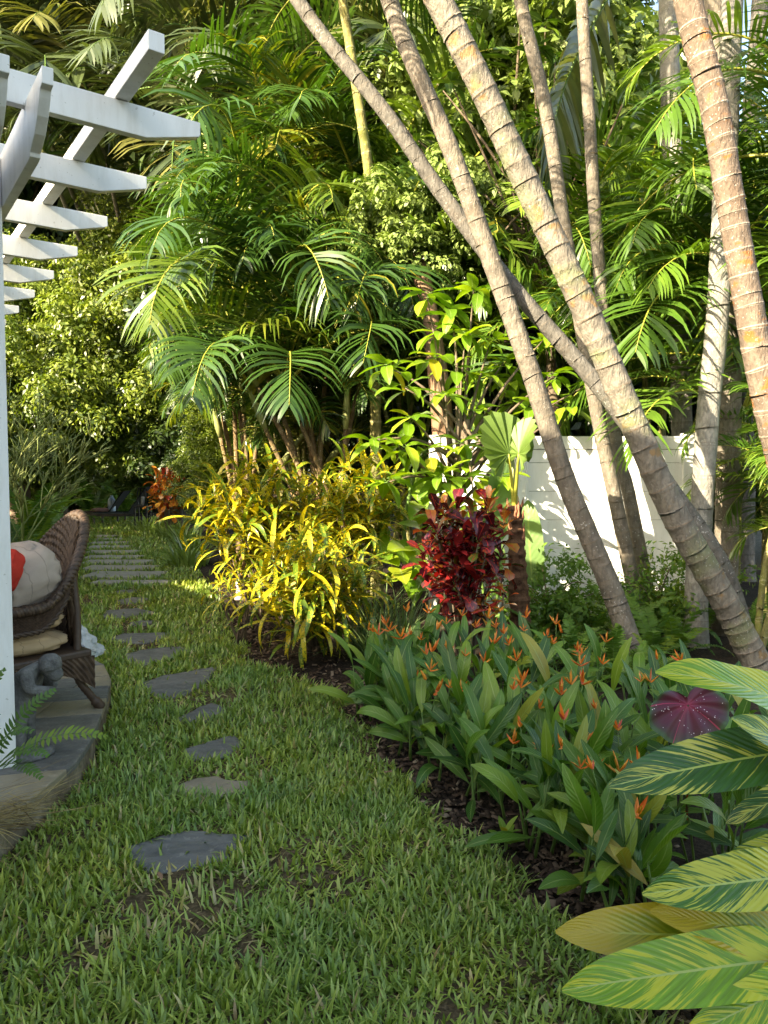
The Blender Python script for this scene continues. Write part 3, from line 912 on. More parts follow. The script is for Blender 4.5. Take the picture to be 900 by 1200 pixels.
# ------------------------------------------------------------------ wicker chair
def wicker_mat():
    t = NT('brown_wicker')
    r = t.attr('rnd')
    pos = t.coord()
    n1 = t.noise(40, pos, 4)
    c = t.ramp(t.math('ADD', r, t.math('MULTIPLY', n1, 0.5)), [(0.2, (0.025, 0.014, 0.009)), (0.6, (0.075, 0.045, 0.028)), (1.0, (0.16, 0.105, 0.068))])
    return t.done(t.bsdf(c, 0.55, 0.4, t.bump(n1, 0.3, 0.003)))
M['wicker'] = wicker_mat()
def fabric(name, col, stripe=0.0):
    t = NT(name)
    pos = t.coord()
    n1 = t.noise(5, pos, 4); n2 = t.noise(300, pos, 2)
    c = t.mix(1.0, col, t.ramp(n1, [(0.3, (0.8,) * 3), (0.7, (1.1,) * 3)]), 'MULTIPLY')
    if stripe:
        sp = t.n('SeparateXYZ', {0: pos})
        w = t.math('SINE', t.math('MULTIPLY', t.math('ADD', sp.outputs[0], t.math('MULTIPLY', sp.outputs[1], .4)), 62.0))
        c = t.mix(t.math('MULTIPLY', t.math('GREATER_THAN', w, 0.985), 0.5), c, tuple(x * 0.4 for x in col))
    return t.done(t.bsdf(c, 0.9, 0.15, t.bump(t.math('ADD', n2, t.math('MULTIPLY', n1, 3)), 0.25, 0.006)))
M['beige'] = fabric('beige_cushion_fabric', (0.40, 0.32, 0.26), 1)
M['tan'] = fabric('tan_cushion_fabric', (0.47, 0.33, 0.19), 1)
M['red'] = fabric('red_cushion_fabric', (0.50, 0.04, 0.025))

def pillow(name, c, size, rot, mat, label, parent=None, wr=0.05, seed=0, p=2.6):
    b = MB(); nu, nv = 48, 26
    ids = []
    for i in range(nv + 1):
        ph = -math.pi / 2 + math.pi * i / nv; row = []
        for j in range(nu):
            th = 2 * math.pi * j / nu
            def sg(x, e): return math.copysign(abs(x) ** e, x)
            x = sg(math.cos(ph), .55) * sg(math.cos(th), .5); y = sg(math.cos(ph), .55) * sg(math.sin(th), .5); z = sg(math.sin(ph), .9)
            q = Vector((x * size[0], y * size[1], z * size[2]))
            w = wr * (mnoise.noise((x * 1.6 + seed, y * 1.6, z * 1.2)) + 0.6 * abs(mnoise.noise((x * 3 + seed, y * 1.2 + z * 2, 4))) )
            fo = 1 - abs(mnoise.noise((x * 2.3 + seed, z * 2.0 + y * 0.7, y * 2.6 + seed)))
            q *= 1 + w * 1.6 - wr * 1.9 * max(0, fo - 0.78) / 0.22
            row.append(b.vert(q))
        ids.append(row)
    for i in range(nv):
        for j in range(nu):
            b.face((ids[i][j], ids[i][(j + 1) % nu], ids[i + 1][(j + 1) % nu], ids[i + 1][j]))
    o = b.build(name, mat, smooth=True)
    o.location = c; o.rotation_euler = rot
    tag(o, label, 'cushion')
    return o

CH = Vector((-2.19, 4.28, PATIO_H)); CF = Vector((-0.64, -0.768, 0)); CS = Vector((0.768, -0.64, 0))   # chair centre, its front, its camera side
def CP3(f, s, z): return CF * f + CS * s + ZZ * z

def build_chair():
    root = thing('wicker_armchair', 'brown wicker armchair with rolled arms on the patio', 'armchair', CH)
    def plan(th, out=0.0):
        r = 0.345 + out
        f = -math.cos(th) * (r + 0.02)
        if abs(th) > math.pi / 2: f = (abs(th) - math.pi / 2) * 0.42
        s = math.sin(min(max(th, -math.pi / 2), math.pi / 2)) * r
        return f, s
    TH = R(150)
    def rim_h(th):
        a = abs(th) / TH
        k = max(0, min(1, 1 - a / 0.60)); k = k * k * (3 - 2 * k)
        return 0.65 + 0.49 * k - 0.03 * max(0, a - .6)
    def low_h(th):
        a = abs(th)
        if a < R(30): return 0.36
        k = min(1, (a - R(30)) / R(28)); k = k * k * (3 - 2 * k)
        return 0.36 + (rim_h(th) - 0.125 - 0.36) * k
    def flare(th, k): return 0.055 * k * k * (1.0 if abs(th) < 1.6 else 0.8)
    b = MB(); nu, nv = 190, 30
    for side in (0.0, -0.022):
        ids = []
        for i in range(nu + 1):
            th = -TH + 2 * TH * i / nu; row = []
            lo, hi = low_h(th), rim_h(th)
            for j in range(nv + 1):
                k = j / nv; z = lo + (hi - lo) * k
                zz = (z - 0.36) / 0.7
                wv = 0.0042 if (i // 2 + j) % 2 else -0.0042
                f, s = plan(th, flare(th, zz) + side + wv)
                row.append(b.vert(CP3(f, s, z), random.random() * .5 + (0.2 if (i // 2 + j) % 2 else 0)))
            ids.append(row)
        for i in range(nu):
            for j in range(nv):
                q = (ids[i][j], ids[i + 1][j], ids[i + 1][j + 1], ids[i][j + 1])
                b.face(q if side == 0 else q[::-1])
    b.build('woven_shell', M['wicker'], root, smooth=False)
    # rolled rim: two strands twisted along the edge plus a flat braid
    b = MB()
    for ph in (0, 2.1, 4.2):
        pts = []
        for i in range(261):
            th = -TH + 2 * TH * i / 260
            hi = rim_h(th); f, s = plan(th, flare(th, (hi - .36) / .7) + 0.012 + 0.017 * math.cos(i * 0.9 + ph))
            pts.append(CP3(f, s, hi + 0.006 + 0.017 * math.sin(i * 0.9 + ph)))
        b.tube(pts, 0.017, 6, r=random.random() * .4)
    b.build('braided_rim', M['wicker'], root, smooth=True)
    b = MB()
    for ph in (0, 3.14):
        pts = []
        for i in range(161):
            th = -TH + 2 * TH * i / 160
            lo = low_h(th); f, s = plan(th, flare(th, (lo - .36) / .7) + 0.006 * math.cos(i * 1.2 + ph))
            pts.append(CP3(f, s, lo + 0.008 * math.sin(i * 1.2 + ph)))
        b.tube(pts, 0.011, 5, r=.2)
    b.build('lower_braid', M['wicker'], root, smooth=True)
    # seat and skirt
    b = MB(); b.prism([(-.34, -.33), (.36, -.33), (.36, .33), (-.34, .33)], ZZ * 0.345, CF, CS, ZZ, 0.05, r=.2)
    b.build('seat', M['wicker'], root, bevel=0.015)
    b = MB()
    for sgn in (-1, 1):
        prev = None
        for i in range(41):
            t = -0.35 + 0.72 * i / 40; k = abs(2 * i / 40 - 1)
            z0 = 0.27 - 0.14 * k ** 2.2
            ids = [b.vert(CP3(t, sgn * (0.335 + (0.004 if (i + j) % 2 else -0.004)), z0 + (0.33 - z0) * j / 7), random.random() * .6) for j in range(8)]
            if prev:
                for j in range(7): b.face((prev[j], ids[j], ids[j + 1], prev[j + 1]))
            prev = ids
    b.build('skirt', M['wicker'], root)
    for sgn in (-1, 1):
        # back leg: upright on the outside of the shell, then a foot that kicks backwards
        b = MB()
        pts = catmull([CP3(-0.285, sgn * .222, 0.80), CP3(-0.292, sgn * .25, 0.55), CP3(-0.27, sgn * .28, 0.30), CP3(-0.27, sgn * .285, 0.2), CP3(-0.335, sgn * .30, 0.09), CP3(-0.40, sgn * .31, 0.0)], 46)
        b.tube(pts, [0.021 + (0.003 if i % 2 else 0) + (0.008 if i > 40 else 0) for i in range(47)], 8, r=.25)
        b.build('leg', M['wicker'], root, smooth=True)
        b = MB()
        pts = catmull([CP3(0.27, sgn * .335, 0.58), CP3(0.30, sgn * .335, 0.33), CP3(0.31, sgn * .335, 0.18), CP3(0.33, sgn * .34, 0.0)], 40)
        b.tube(pts, [0.021 + (0.003 if i % 2 else 0) for i in range(41)], 8, r=.25)
        b.build('leg', M['wicker'], root, smooth=True)
    yaw = math.atan2(CF.y, CF.x)
    pillow('seat_cushion', CH + CP3(0.02, 0, 0.425), (0.295, 0.285, 0.062), (0, 0, yaw), M['tan'], 'tan cushion at the bottom of the pile in the wicker armchair', seed=1)
    pillow('seat_cushion', CH + CP3(0.03, 0, 0.545), (0.30, 0.285, 0.062), (0.03, 0.02, yaw), M['tan'], 'tan cushion lying on another tan cushion in the wicker armchair', seed=5)
    pillow('large_pillow', CH + CP3(0.0, 0.09, 0.80), (0.21, 0.27, 0.19), (0.12, 0.25, yaw), M['beige'], 'large creased pale beige pillow slumped in the wicker armchair', wr=0.05, seed=9)
    pillow('red_pillow', CH + CP3(0.13, 0.30, 0.87), (0.05, 0.12, 0.12), (0.1, -0.35, yaw), M['red'], 'red pillow at the front of the beige pillow', seed=3)
build_chair()

# ------------------------------------------------------------------ stone child statue, plastic bag, garden ornament
M['statue'] = plain('weathered_grey_stone', (0.125, 0.122, 0.115), 0.85, 0.2, 18, 0.5, 0.9)
def skin_mesh(name, verts, edges, mat, parent, sub=2):
    me = bpy.data.meshes.new(name)
    me.from_pydata([v[0] for v in verts], edges, [])
    o = bpy.data.objects.new(name, me); link(o, parent)
    sk = o.modifiers.new('skin', 'SKIN')
    layer = me.skin_vertices[0].data if me.skin_vertices else None
    if layer is None:
        bpy.context.view_layer.objects.active = o
        layer = me.skin_vertices[0].data
    for i, v in enumerate(verts):
        layer[i].radius = (v[1], v[2] if len(v) > 2 else v[1])
        layer[i].use_root = (i == 0)
    sk.use_smooth_shade = True
    ss = o.modifiers.new('sub', 'SUBSURF'); ss.levels = sub; ss.render_levels = sub
    me.materials.append(mat)
    return o
def build_statue():
    c = gp(34, 884, PATIO_H)
    root = thing('stone_statue', 'grey stone statue of a child in a cap bending over beside the white post', 'statue', c)
    V = [((-0.02, 0, .30), .062, .07), ((-0.01, 0, .39), .068, .08), ((.02, 0, .455), .060, .075), ((.075, 0, .455), .03, .03),
         ((.115, -.005, .44), .050, .050), ((.15, -.01, .405), .042, .042), ((.175, -.01, .385), .022, .025),
         ((-.03, -.045, .22), .05), ((-.03, -.05, .12), .043), ((-.02, -.05, .035), .034), ((.04, -.052, .022), .024),
         ((-.03, .045, .22), .05), ((-.03, .05, .12), .043), ((-.02, .05, .035), .034), ((.04, .052, .022), .024),
         ((.035, -.085, .43), .034), ((.06, -.095, .35), .032), ((.12, -.05, .335), .026), ((.155, -.02, .33), .024),
         ((.035, .085, .43), .034), ((.06, .095, .35), .032), ((.12, .05, .335), .026)]
    E = [(0, 1), (1, 2), (2, 3), (3, 4), (4, 5), (5, 6), (0, 7), (7, 8), (8, 9), (9, 10), (0, 11), (11, 12), (12, 13), (13, 14), (2, 15), (15, 16), (16, 17), (17, 18), (2, 19), (19, 20), (20, 21)]
    skin_mesh('figure', V, E, M['statue'], root)
    b = MB(); b.lathe([(0.0, 0.43), (.052, .43), (.056, .45), (.05, .487), (.03, .505), (0.004, .51)], 14, (.118, -.005, 0.0))
    b.build('cap', M['statue'], root, smooth=True)
    b = MB(); b.lathe([(.12, 0), (.125, .012), (.105, .026), (.07, .03)], 18, (0, 0, 0)); b.build('base', M['statue'], root, smooth=True)
build_statue()

def build_bag():
    c = gp(88, 772, PATIO_H); c.y += .1
    t = NT('clear_plastic_film')
    n = t.noise(22, t.coord(), 4)
    s = t.bsdf((0.62, 0.66, 0.70), 0.22, 0.6, t.bump(n, .6, .02))
    tr = t.n('BsdfTransparent'); mx = t.n('MixShader'); mx.inputs[0].default_value = 0.62
    t.t.links.new(tr.outputs[0], mx.inputs[1]); t.t.links.new(s, mx.inputs[2]); mat = t.done(mx.outputs[0])
    root = thing('plastic_bag', 'crumpled clear plastic bag behind the wicker armchair', 'bag', c)
    b = MB(); nu, nv = 36, 22; ids = []
    for i in range(nv + 1):
        k = i / nv; row = []
        rr = 0.13 * (1 - k) ** .6 * (0.55 + .45 * math.sin(min(1, k * 3 + .25) * math.pi / 2)) + 0.018 + 0.055 * max(0, k - .72)
        for j in range(nu):
            a = 2 * math.pi * j / nu
            w = 1 + 0.38 * mnoise.noise((math.cos(a) * 2.2, math.sin(a) * 2.2, k * 5)) + 0.2 * mnoise.noise((math.cos(a) * 6, math.sin(a) * 6, k * 9))
            row.append(b.vert((rr * w * math.cos(a) - 0.10 * k + 0.03, rr * w * math.sin(a), 0.27 * k)))
        ids.append(row)
    for i in range(nv):
        for j in range(nu): b.face((ids[i][j], ids[i][(j + 1) % nu], ids[i + 1][(j + 1) % nu], ids[i + 1][j]))
    b.build('film', mat, root, smooth=False)
    b = MB(); b.lathe([(.0, 0.004), (.055, .004), (.07, .05), (.05, .10), (.0, .11)], 12, (-.03, 0, 0))
    b.build('dark_contents', plain('dark_soil_clod', (0.03, 0.028, 0.03), .8), root, smooth=True)
build_bag()

def build_ornament():
    c = gp(281, 703)
    root = thing('garden_ornament', 'small pale pink stone ornament with a white cap at the foot of the yellow croton', 'ornament', c)
    b = MB(); b.lathe([(.062, -.02), (.066, .02), (.052, .07), (.043, .12), (.036, .15), (.03, .165)], 14)
    b.build('body', plain('pinkish_stone', (0.42, 0.34, 0.34), .8, .2, 20, .3, .4), root, smooth=True)
    b = MB(); b.lathe([(.03, .16), (.045, .17), (.05, .20), (.042, .235), (.025, .255), (.004, .262)], 14)
    b.build('cap', plain('white_stone', (0.66, 0.65, 0.66), .7, .2, 20, .2, .3), root, smooth=True)
build_ornament()

# ------------------------------------------------------------------ sun loungers, lantern, bottle, towel
M['black'] = plain('black_sling', (0.018, 0.018, 0.022), 0.6, 0.4)
M['blackmetal'] = plain('black_metal', (0.015, 0.015, 0.017), 0.4, 0.5)
def lounger(px0, px1, Y, top_py, lab, back):
    c = at((px0 + px1) / 2, 600, Y); c.z = 0
    root = thing('sun_lounger', lab, 'sun lounger', c, 'black sun loungers at the end of the lawn')
    hl = (px1 - px0) / 2 / F * Y
    w = 0.34
    xb = hl * (1 - 2 * back)
    b = MB(); b.box((-hl, -w, .30), (xb, w, .345)); b.build('seat', M['black'], root, bevel=.01)
    zt = at(0, top_py, Y).z
    b = MB(); b.prism([(xb - .02, .30), (hl - .1, zt - .06), (hl, zt), (xb + .04, .35)], (0, 0, 0), Vector((1, 0, 0)), ZZ, Vector((0, 1, 0)), 2 * w)
    b.build('backrest', M['black'], root, bevel=.01)
    b = MB(); b.box((-hl, -w - .03, .27), (hl * .95, -w + .0, .33)); b.box((-hl, w, .27), (hl * .95, w + .03, .33)); b.build('frame', M['blackmetal'], root)
    for x in (-hl * .8, hl * .8):
        for y in (-w, w):
            b = MB(); b.box((x - .025, y - .025, 0), (x + .025, y + .025, .27)); b.build('leg', M['blackmetal'], root)
    return root
lounger(73, 150, 23.8, 575, 'black sun lounger further back holding a bottle and a pink towel', .25)
lounger(108, 177, 22.6, 570, 'black sun lounger in front with its backrest raised behind the lantern', .36)
def build_lantern():
    p = at(167, 593, 21.6)
    tb = thing('side_table', 'low black side table carrying the lantern', 'table', (p.x, p.y, 0))
    b = MB(); b.box((-.2, -.2, p.z - .03), (.2, .2, p.z)); b.build('top', M['blackmetal'], tb)
    for sx in (-1, 1):
        for sy in (-1, 1):
            b = MB(); b.box((sx * .17 - .02, sy * .17 - .02, 0), (sx * .17 + .02, sy * .17 + .02, p.z - .03)); b.build('leg', M['blackmetal'], tb)
    root = thing('lantern', 'black cage lantern with a white candle in front of the raised lounger', 'lantern', p)
    b = MB(); b.lathe([(.15, 0), (.15, .02), (.11, .03)], 12); b.build('base', M['blackmetal'], root)
    for k in range(8):
        a = k * math.pi / 4
        b = MB(); b.tube([(math.cos(a) * r, math.sin(a) * r, z) for r, z in ((.11, .02), (.165, .15), (.15, .35), (.11, .52))], .011, 4); b.build('bar', M['blackmetal'], root)
    b = MB(); b.tube([(math.cos(a * .5236) * .115, math.sin(a * .5236) * .115, .52) for a in range(13)], .014, 5); b.build('top_ring', M['blackmetal'], root)
    b = MB(); b.lathe([(.06, .022), (.06, .27), (.05, .275)], 12); b.build('candle', plain('candle_wax', (.62, .60, .55), .5), root, smooth=True)
    q = at(131, 596, 23.7); q.z = .347
    root = thing('water_bottle', 'clear pale blue plastic bottle standing on the back lounger', 'bottle', q)
    b = MB(); b.lathe([(.11, 0), (.12, .03), (.12, .26), (.115, .28), (.12, .30), (.11, .38), (.06, .45), (.045, .46)], 14)
    b.build('body', plain('pale_blue_plastic', (.50, .60, .72), .15, .7, 8, .2), root, smooth=True)
    b = MB(); b.lathe([(.05, .455), (.05, .5), (.04, .505)], 12); b.build('cap', plain('white_cap', (.75, .78, .8), .4), root, smooth=True)
    pillow('towel', Vector((at(119, 599, 23.6).x, 23.6, .40)), (.28, .2, .06), (0, 0, .3), plain('pink_towel_cloth', (.60, .36, .36), .95, .1, 9, .25, .4), 'crumpled pink and white towel on the back lounger', wr=.2)['category'] = 'towel'
build_lantern()

# ================================================================== plants
def prof(shape, t):
    if shape == 'lance': return 1.9 * (t ** 0.75) * ((1 - t) ** 0.75) * (1.0 if t > 0.04 else 0.4) + 0.0
    if shape == 'ovate': return 1.75 * (t ** 0.55) * ((1 - t) ** 0.78)
    if shape == 'spoon': return min(1.0, 0.16 + 1.25 * t ** 1.5) * (1 if t < 0.7 else max(0, 1 - ((t - 0.7) / 0.3) ** 2.2)) ** 0.7
    if shape == 'strap': return min(1.0, 0.35 + 2.2 * t) * max(0, 1 - t ** 5) ** 0.8
    if shape == 'paddle': return min(1.0, (t * 4.5) ** 0.7) * max(0, 1 - t ** 4.5) ** 0.75
    if shape == 'heart': return (1.0 if t > .1 else .72 + 2.8 * t) * max(0, 1 - t ** 1.6) ** 0.75 * 1.02
    return 1

def leaf_mesh(name, mat, width, bend=0.6, fold=0.25, segs=7, shape='lance', wave=0.0, petiole=0.0, cross=1, pleat=0.0, seed=0, twist=0.0, pmat=None):
    """leaf of length 1 along +X, face +Z; petiole is an extra stalk before the blade"""
    b = MB(); rs = random.Random(seed)
    x = z = 0.0; th = bend * 0.35
    n = segs
    if petiole:
        k = 4; pts = []
        for i in range(k + 1):
            pts.append((x, 0, z))
            if i < k: x += math.cos(th) * petiole / k; z += math.sin(th) * petiole / k; th -= bend * 0.12 / k
        b.tube(pts, [0.011 + 0.004 * (1 - i / k) for i in range(k + 1)], 4, mat=1)
    ids = []
    for i in range(n + 1):
        t = i / n
        w = width * 0.5 * prof(shape, t) if 0 < t < 1 else (width * 0.5 * (0.05 if t == 1 else (prof(shape, 0.02) if shape in ('heart', 'strap', 'spoon') else 0.06)))
        row = []
        nx, nz = -math.sin(th), math.cos(th)
        for j in range(-cross, cross + 1):
            s = j / cross
            lift = abs(s) * math.sin(fold) * w
            if pleat: lift += pleat * w * (1 if j % 2 else 0)
            if wave: lift += wave * w * math.sin(t * 14 + (1.7 if s > 0 else 0) + seed) * abs(s)
            y = s * w * math.cos(fold)
            tw = twist * t
            yy, ll = y * math.cos(tw) - lift * math.sin(tw), y * math.sin(tw) + lift * math.cos(tw)
            row.append(b.vert((x + nx * ll, yy, z + nz * ll), 0.0, (s, t)))
        ids.append(row)
        st = 1.0 / n
        x += math.cos(th) * st; z += math.sin(th) * st
        th -= bend / n * (0.6 + 0.8 * t)
    for i in range(n):
        for j in range(2 * cross):
            b.face((ids[i][j], ids[i + 1][j], ids[i + 1][j + 1], ids[i][j + 1]))
    return b.mesh(name, [mat, pmat or M['stem_green']], True)

def frond_mesh(name, L, e0, curve, n, ll, lw, mat, seed=0, droop=1.0, vee=0.35, pet=0.16, rad=0.016, fan=(72, 26), rmat=None, curl=1.5):
    """pinnate palm frond: leaves the origin along +X, rises at e0 and arches over"""
    rs = random.Random(seed); b = MB()
    K = 26; pts = []; tang = []
    x = z = 0.0; y = 0.0; yb = rs.uniform(-.25, .25)
    for i in range(K + 1):
        s = i / K
        th = e0 - curve * s ** curl
        t = Vector((math.cos(th) * math.cos(yb * s), math.cos(th) * math.sin(yb * s), math.sin(th)))
        pts.append(Vector((x, y, z))); tang.append(t)
        x += t.x * L / K; y += t.y * L / K; z += t.z * L / K
    b.tube(pts[::2], [rad * (1.25 - 1.05 * i / (K // 2)) for i in range(K // 2 + 1)], 5, mat=1)
    side0 = Vector((0, 1, 0))
    for i in range(n):
        q = (i + 0.5) / n
        s = pet + (1 - pet) * q ** 0.92
        f = s * K; k = min(int(f), K - 1); fr = f - k
        P = pts[k].lerp(pts[k + 1], fr); T = tang[k].lerp(tang[k + 1], fr).normalized()
        Sd = (side0 - T * side0.dot(T)).normalized(); N = T.cross(Sd) * -1
        if N.z < 0 and abs(T.z) < 0.7: N = -N
        a = R(fan[0] + (fan[1] - fan[0]) * q ** 1.4)
        pf = max(0.22, 1 - (abs(q - 0.42) / 0.66) ** 2.3)
        for sg in (-1, 1):
            aa = a + rs.uniform(-.09, .09); vv = vee * rs.uniform(.5, 1.3)
            ln = ll * pf * rs.uniform(.9, 1.08)
            d = (T * math.cos(aa) + (Sd * sg * math.cos(vv) + N * math.sin(vv)) * math.sin(aa)).normalized()
            wd = (T - d * T.dot(d)).normalized()
            ro = rs.uniform(-.5, .5)
            wd = (wd * math.cos(ro) + d.cross(wd) * math.sin(ro)).normalized()
            p = P.copy(); r = rs.random() * 0.16
            prof4 = (0.45, 1.0, 0.92, 0.6, 0.06); prev = None
            dr = droop * rs.uniform(.7, 1.3)
            for kk in range(5):
                w = wd * (lw * 0.5 * prof4[kk])
                i0 = b.vert(p - w, r); i1 = b.vert(p + w, r)
                if prev: b.face((prev[0], prev[1], i1, i0))
                prev = (i0, i1)
                p = p + d * (ln / 4)
                d = (d + Vector((0, 0, -0.16 * dr * (0.4 + kk * 0.55)))).normalized()
                wd = (wd - d * wd.dot(d)).normalized()
    return b.mesh(name, [mat, rmat or M['rachis']], True)

def trunk_mesh(name, pts, r0, r1, spacing, mats, sides=14, seed=0, ridge=0.045, flare=0.25, shaft=None):
    """ringed palm stem through world points (relative to pts[0]); luv.y runs 0..1 in each internode"""
    rs = random.Random(seed)
    o = Vector(pts[0]); C = catmull([Vector(p) - o for p in pts], 160)
    arc = [0.0]
    for a, c in zip(C, C[1:]): arc.append(arc[-1] + (c - a).length)
    total = arc[-1]
    def pos(s):
        s = min(max(s, 0), total); k = int(np.searchsorted(arc, s)) - 1; k = min(max(k, 0), len(C) - 2)
        f = (s - arc[k]) / max(1e-9, arc[k + 1] - arc[k])
        return C[k].lerp(C[k + 1], f), (C[min(k + 2, len(C) - 1)] - C[max(k - 1, 0)]).normalized()
    b = MB(); rings = []
    s = 0.0; up = Vector((0.3, 1, 0.1))
    while s < total:
        sp_ = spacing * rs.uniform(.55, 1.45) * (0.75 + 0.5 * min(1, s / (total * .4)))
        tilt = rs.uniform(-.018, .018); ph = rs.uniform(0, 6.28)
        for t, k in ((0.0, 1 + ridge), (0.055, 1 + ridge * .35), (0.16, 1.0), (0.55, 0.985), (0.9, 1.0), (0.97, 1 + ridge * .5)):
            rings.append((s + sp_ * t, k, t, tilt, ph))
        s += sp_
    prev = None
    for (ss, k, t, tilt, ph) in rings:
        if ss > total: break
        p, T = pos(ss)
        a = (up - T * up.dot(T)).normalized(); c = T.cross(a)
        f = ss / total
        r = (r0 + (r1 - r0) * f) * (1 + flare * math.exp(-ss / 0.22)) * k
        ids = []
        for j in range(sides):
            an = 2 * math.pi * j / sides
            rr = r * (1 + 0.035 * mnoise.noise((math.cos(an) * 1.3, math.sin(an) * 1.3, ss * 2.2 + seed)) + 0.012 * mnoise.noise((math.cos(an) * 4, math.sin(an) * 4, ss * 14)))
            ids.append(b.vert(p + (a * math.cos(an) + c * math.sin(an)) * rr + T * (tilt * math.cos(an + ph)), 0.0, (j / sides, t)))
        if prev:
            for j in range(sides):
                j2 = (j + 1) % sides
                b.face((prev[j], prev[j2], ids[j2], ids[j]))
        prev = ids
    b.face(prev)
    return b.mesh(name, mats, True), pos(total)

# ------------------------------------------------------------------ frond library
def lib(mat, lw=0.034, ll=0.72, key='areca', n=36, rmat=None, spec=None):
    out = []
    spec = spec or [(82, 95), (74, 120), (66, 135), (58, 120), (50, 130), (42, 115), (30, 105), (15, 85)]
    for i, (e, c) in enumerate(spec):
        out.append(frond_mesh('%s_frond' % key, 2.1, R(e), R(c), n, ll, lw, M[mat], seed=i * 13 + len(key), droop=1.5 + 0.4 * (i % 3), vee=0.45 - 0.05 * (i % 4), rmat=rmat, fan=(80, 38)))
    return out
LIB = {'areca': lib('areca'), 'lime': lib('areca_lime', 0.033, 0.68, 'lime', 36), 'dark': lib('palm_dark', 0.03, 0.6, 'dark', 44, M['stem_green']), 'grey': lib('palm_grey', 0.042, 0.76, 'grey', 36, M['stem_green'])}

def crown(root, top, tdir, kind, n, size, az0=None, lo=0, hi=8, tilt=0.25, azs=None, via=None, clear=False):
    az = az0 if az0 is not None else uni(0, 6.28)
    for i in range(n):
        k = lo + int((hi - lo) * (i + 0.5) / n)
        az += 2.4 + uni(-.3, .3)
        a = azs[i] if azs else az
        m = LIB[kind][min(k, 7)]
        o = bpy.data.objects.new('frond', m)
        link(o, via or root)
        s = size * uni(.82, 1.12)
        if clear and math.cos(a - math.pi) > .25: s *= .58
        lean = Matrix.Rotation(uni(-tilt, tilt), 4, 'X') @ Matrix.Rotation(uni(-tilt, tilt), 4, 'Y')
        Mx = Matrix.Rotation(a, 4, 'Z') @ lean @ Matrix.Diagonal((s, s * uni(.85, 1.1), s, 1))
        Mx.translation = Vector(top) - Vector(root.location) + Vector(tdir) * uni(-.12, .05)
        o.matrix_basis = Mx

# ------------------------------------------------------------------ leaning ringed palms
def ringed_palm(label, px_pts, r0, r1, bark, spacing, ext, kind='dark', nf=7, size=1.1, ridge=0.045, shaft=True, sides=16, seed=0):
    pts = [at(px, py, Y) for (px, py, Y) in px_pts]
    p, q = pts[-2], pts[-1]
    d = (q - p).normalized()
    pts.append(q + (d + Vector((0, 0, .35))).normalized() * ext)
    base = pts[0].copy(); base.z = -0.03
    pts[0] = base
    root = thing('palm_tree', label, 'palm tree', base)
    me, (top, td) = trunk_mesh('trunk', pts, r0, r1, spacing, M[bark], sides, seed, ridge)
    o = link(bpy.data.objects.new('trunk', me), root)
    top = top + base
    if shaft:
        b = MB(); L = 0.75
        b.tube([top - base + td * (L * k) for k in (-.03, .1, .3, .6, .85, 1.0)], [r1 * 1.12, r1 * 1.45, r1 * 1.5, r1 * 1.2, r1 * .9, r1 * .6], 12)
        b.build('crownshaft', M['crownshaft'], root, smooth=True)
        top = top + td * L
    crown(root, top, td, kind, nf, size, lo=0, hi=8, tilt=.2)
    return root

ringed_palm('stoutest pale ringed palm trunk leaning across the middle of the garden', [(903, 812, 5.3), (850, 706, 5.3), (790, 602, 5.25), (740, 490, 5.2), (690, 372, 5.15), (620, 222, 5.1), (560, 92, 5.0), (512, -4, 4.95)], 0.098, 0.084, 'bark_pale', 0.105, 0.12, 'dark', 5, 0.9, 0.05, seed=3)
ringed_palm('thin grey palm trunk leaning furthest, crossing behind the stout pale trunk', [(885, 800, 5.75), (848, 668, 5.7), (784, 571, 5.8), (713, 467, 5.9), (600, 335, 6.0), (520, 230, 6.1), (450, 130, 6.1), (350, 2, 6.2)], 0.07, 0.054, 'bark_grey', 0.10, 1.2, 'dark', 6, 0.95, 0.022, seed=5)
ringed_palm('tan palm trunk rising from the ferns and leaning up to the top centre', [(752, 800, 5.7), (716, 690, 5.75), (662, 560, 5.8), (620, 430, 5.8), (570, 290, 5.85), (530, 180, 5.85), (456, 0, 5.9)], 0.083, 0.06, 'bark_tan', 0.12, 1.6, 'dark', 6, 1.0, 0.03, seed=7)
ringed_palm('thick palm trunk with orange patches at the top right corner', [(985, 830, 4.95), (940, 640, 4.95), (901, 480, 4.95), (885, 400, 4.95), (860, 260, 4.95), (836, 120, 4.9), (806, 0, 4.9)], 0.097, 0.082, 'bark_brown', 0.095, 1.4, 'dark', 6, 1.0, 0.035, seed=9)
ringed_palm('slim palm trunk just right of the tan one in front of the fence', [(758, 752, 7.0), (743, 690, 7.0), (720, 580, 7.0), (697, 470, 7.0), (665, 290, 7.0), (640, 130, 7.0), (610, 0, 7.0)], 0.068, 0.056, 'bark_tan', 0.15, 1.5, 'dark', 6, 0.9, 0.03, seed=11)
ringed_palm('slim palm trunk second from the tan one, almost upright by the fence', [(768, 748, 7.2), (757, 684, 7.2), (737, 580, 7.2), (720, 507, 7.2), (700, 290, 7.2), (690, 130, 7.2), (682, 0, 7.2)], 0.066, 0.052, 'bark_tan', 0.15, 1.5, 'dark', 6, 0.9, 0.03, seed=13)
ringed_palm('upright whitish palm trunk left of the orange-patched trunk', [(806, 720, 8.2), (800, 560, 8.2), (797, 397, 8.2), (788, 177, 8.2), (783, 10, 8.2)], 0.115, 0.095, 'bark_white', 0.2, 1.8, 'dark', 6, 1.0, 0.025, seed=15)
ringed_palm('grey-white upright trunk standing behind the lean of the stout palm', [(815, 790, 6.5), (816, 700, 6.5), (822, 600, 6.5), (830, 480, 6.5), (840, 380, 6.5), (850, 200, 6.5), (856, 60, 6.5)], 0.098, 0.085, 'bark_white', 0.2, 1.8, 'dark', 5, 0.95, 0.022, seed=17)
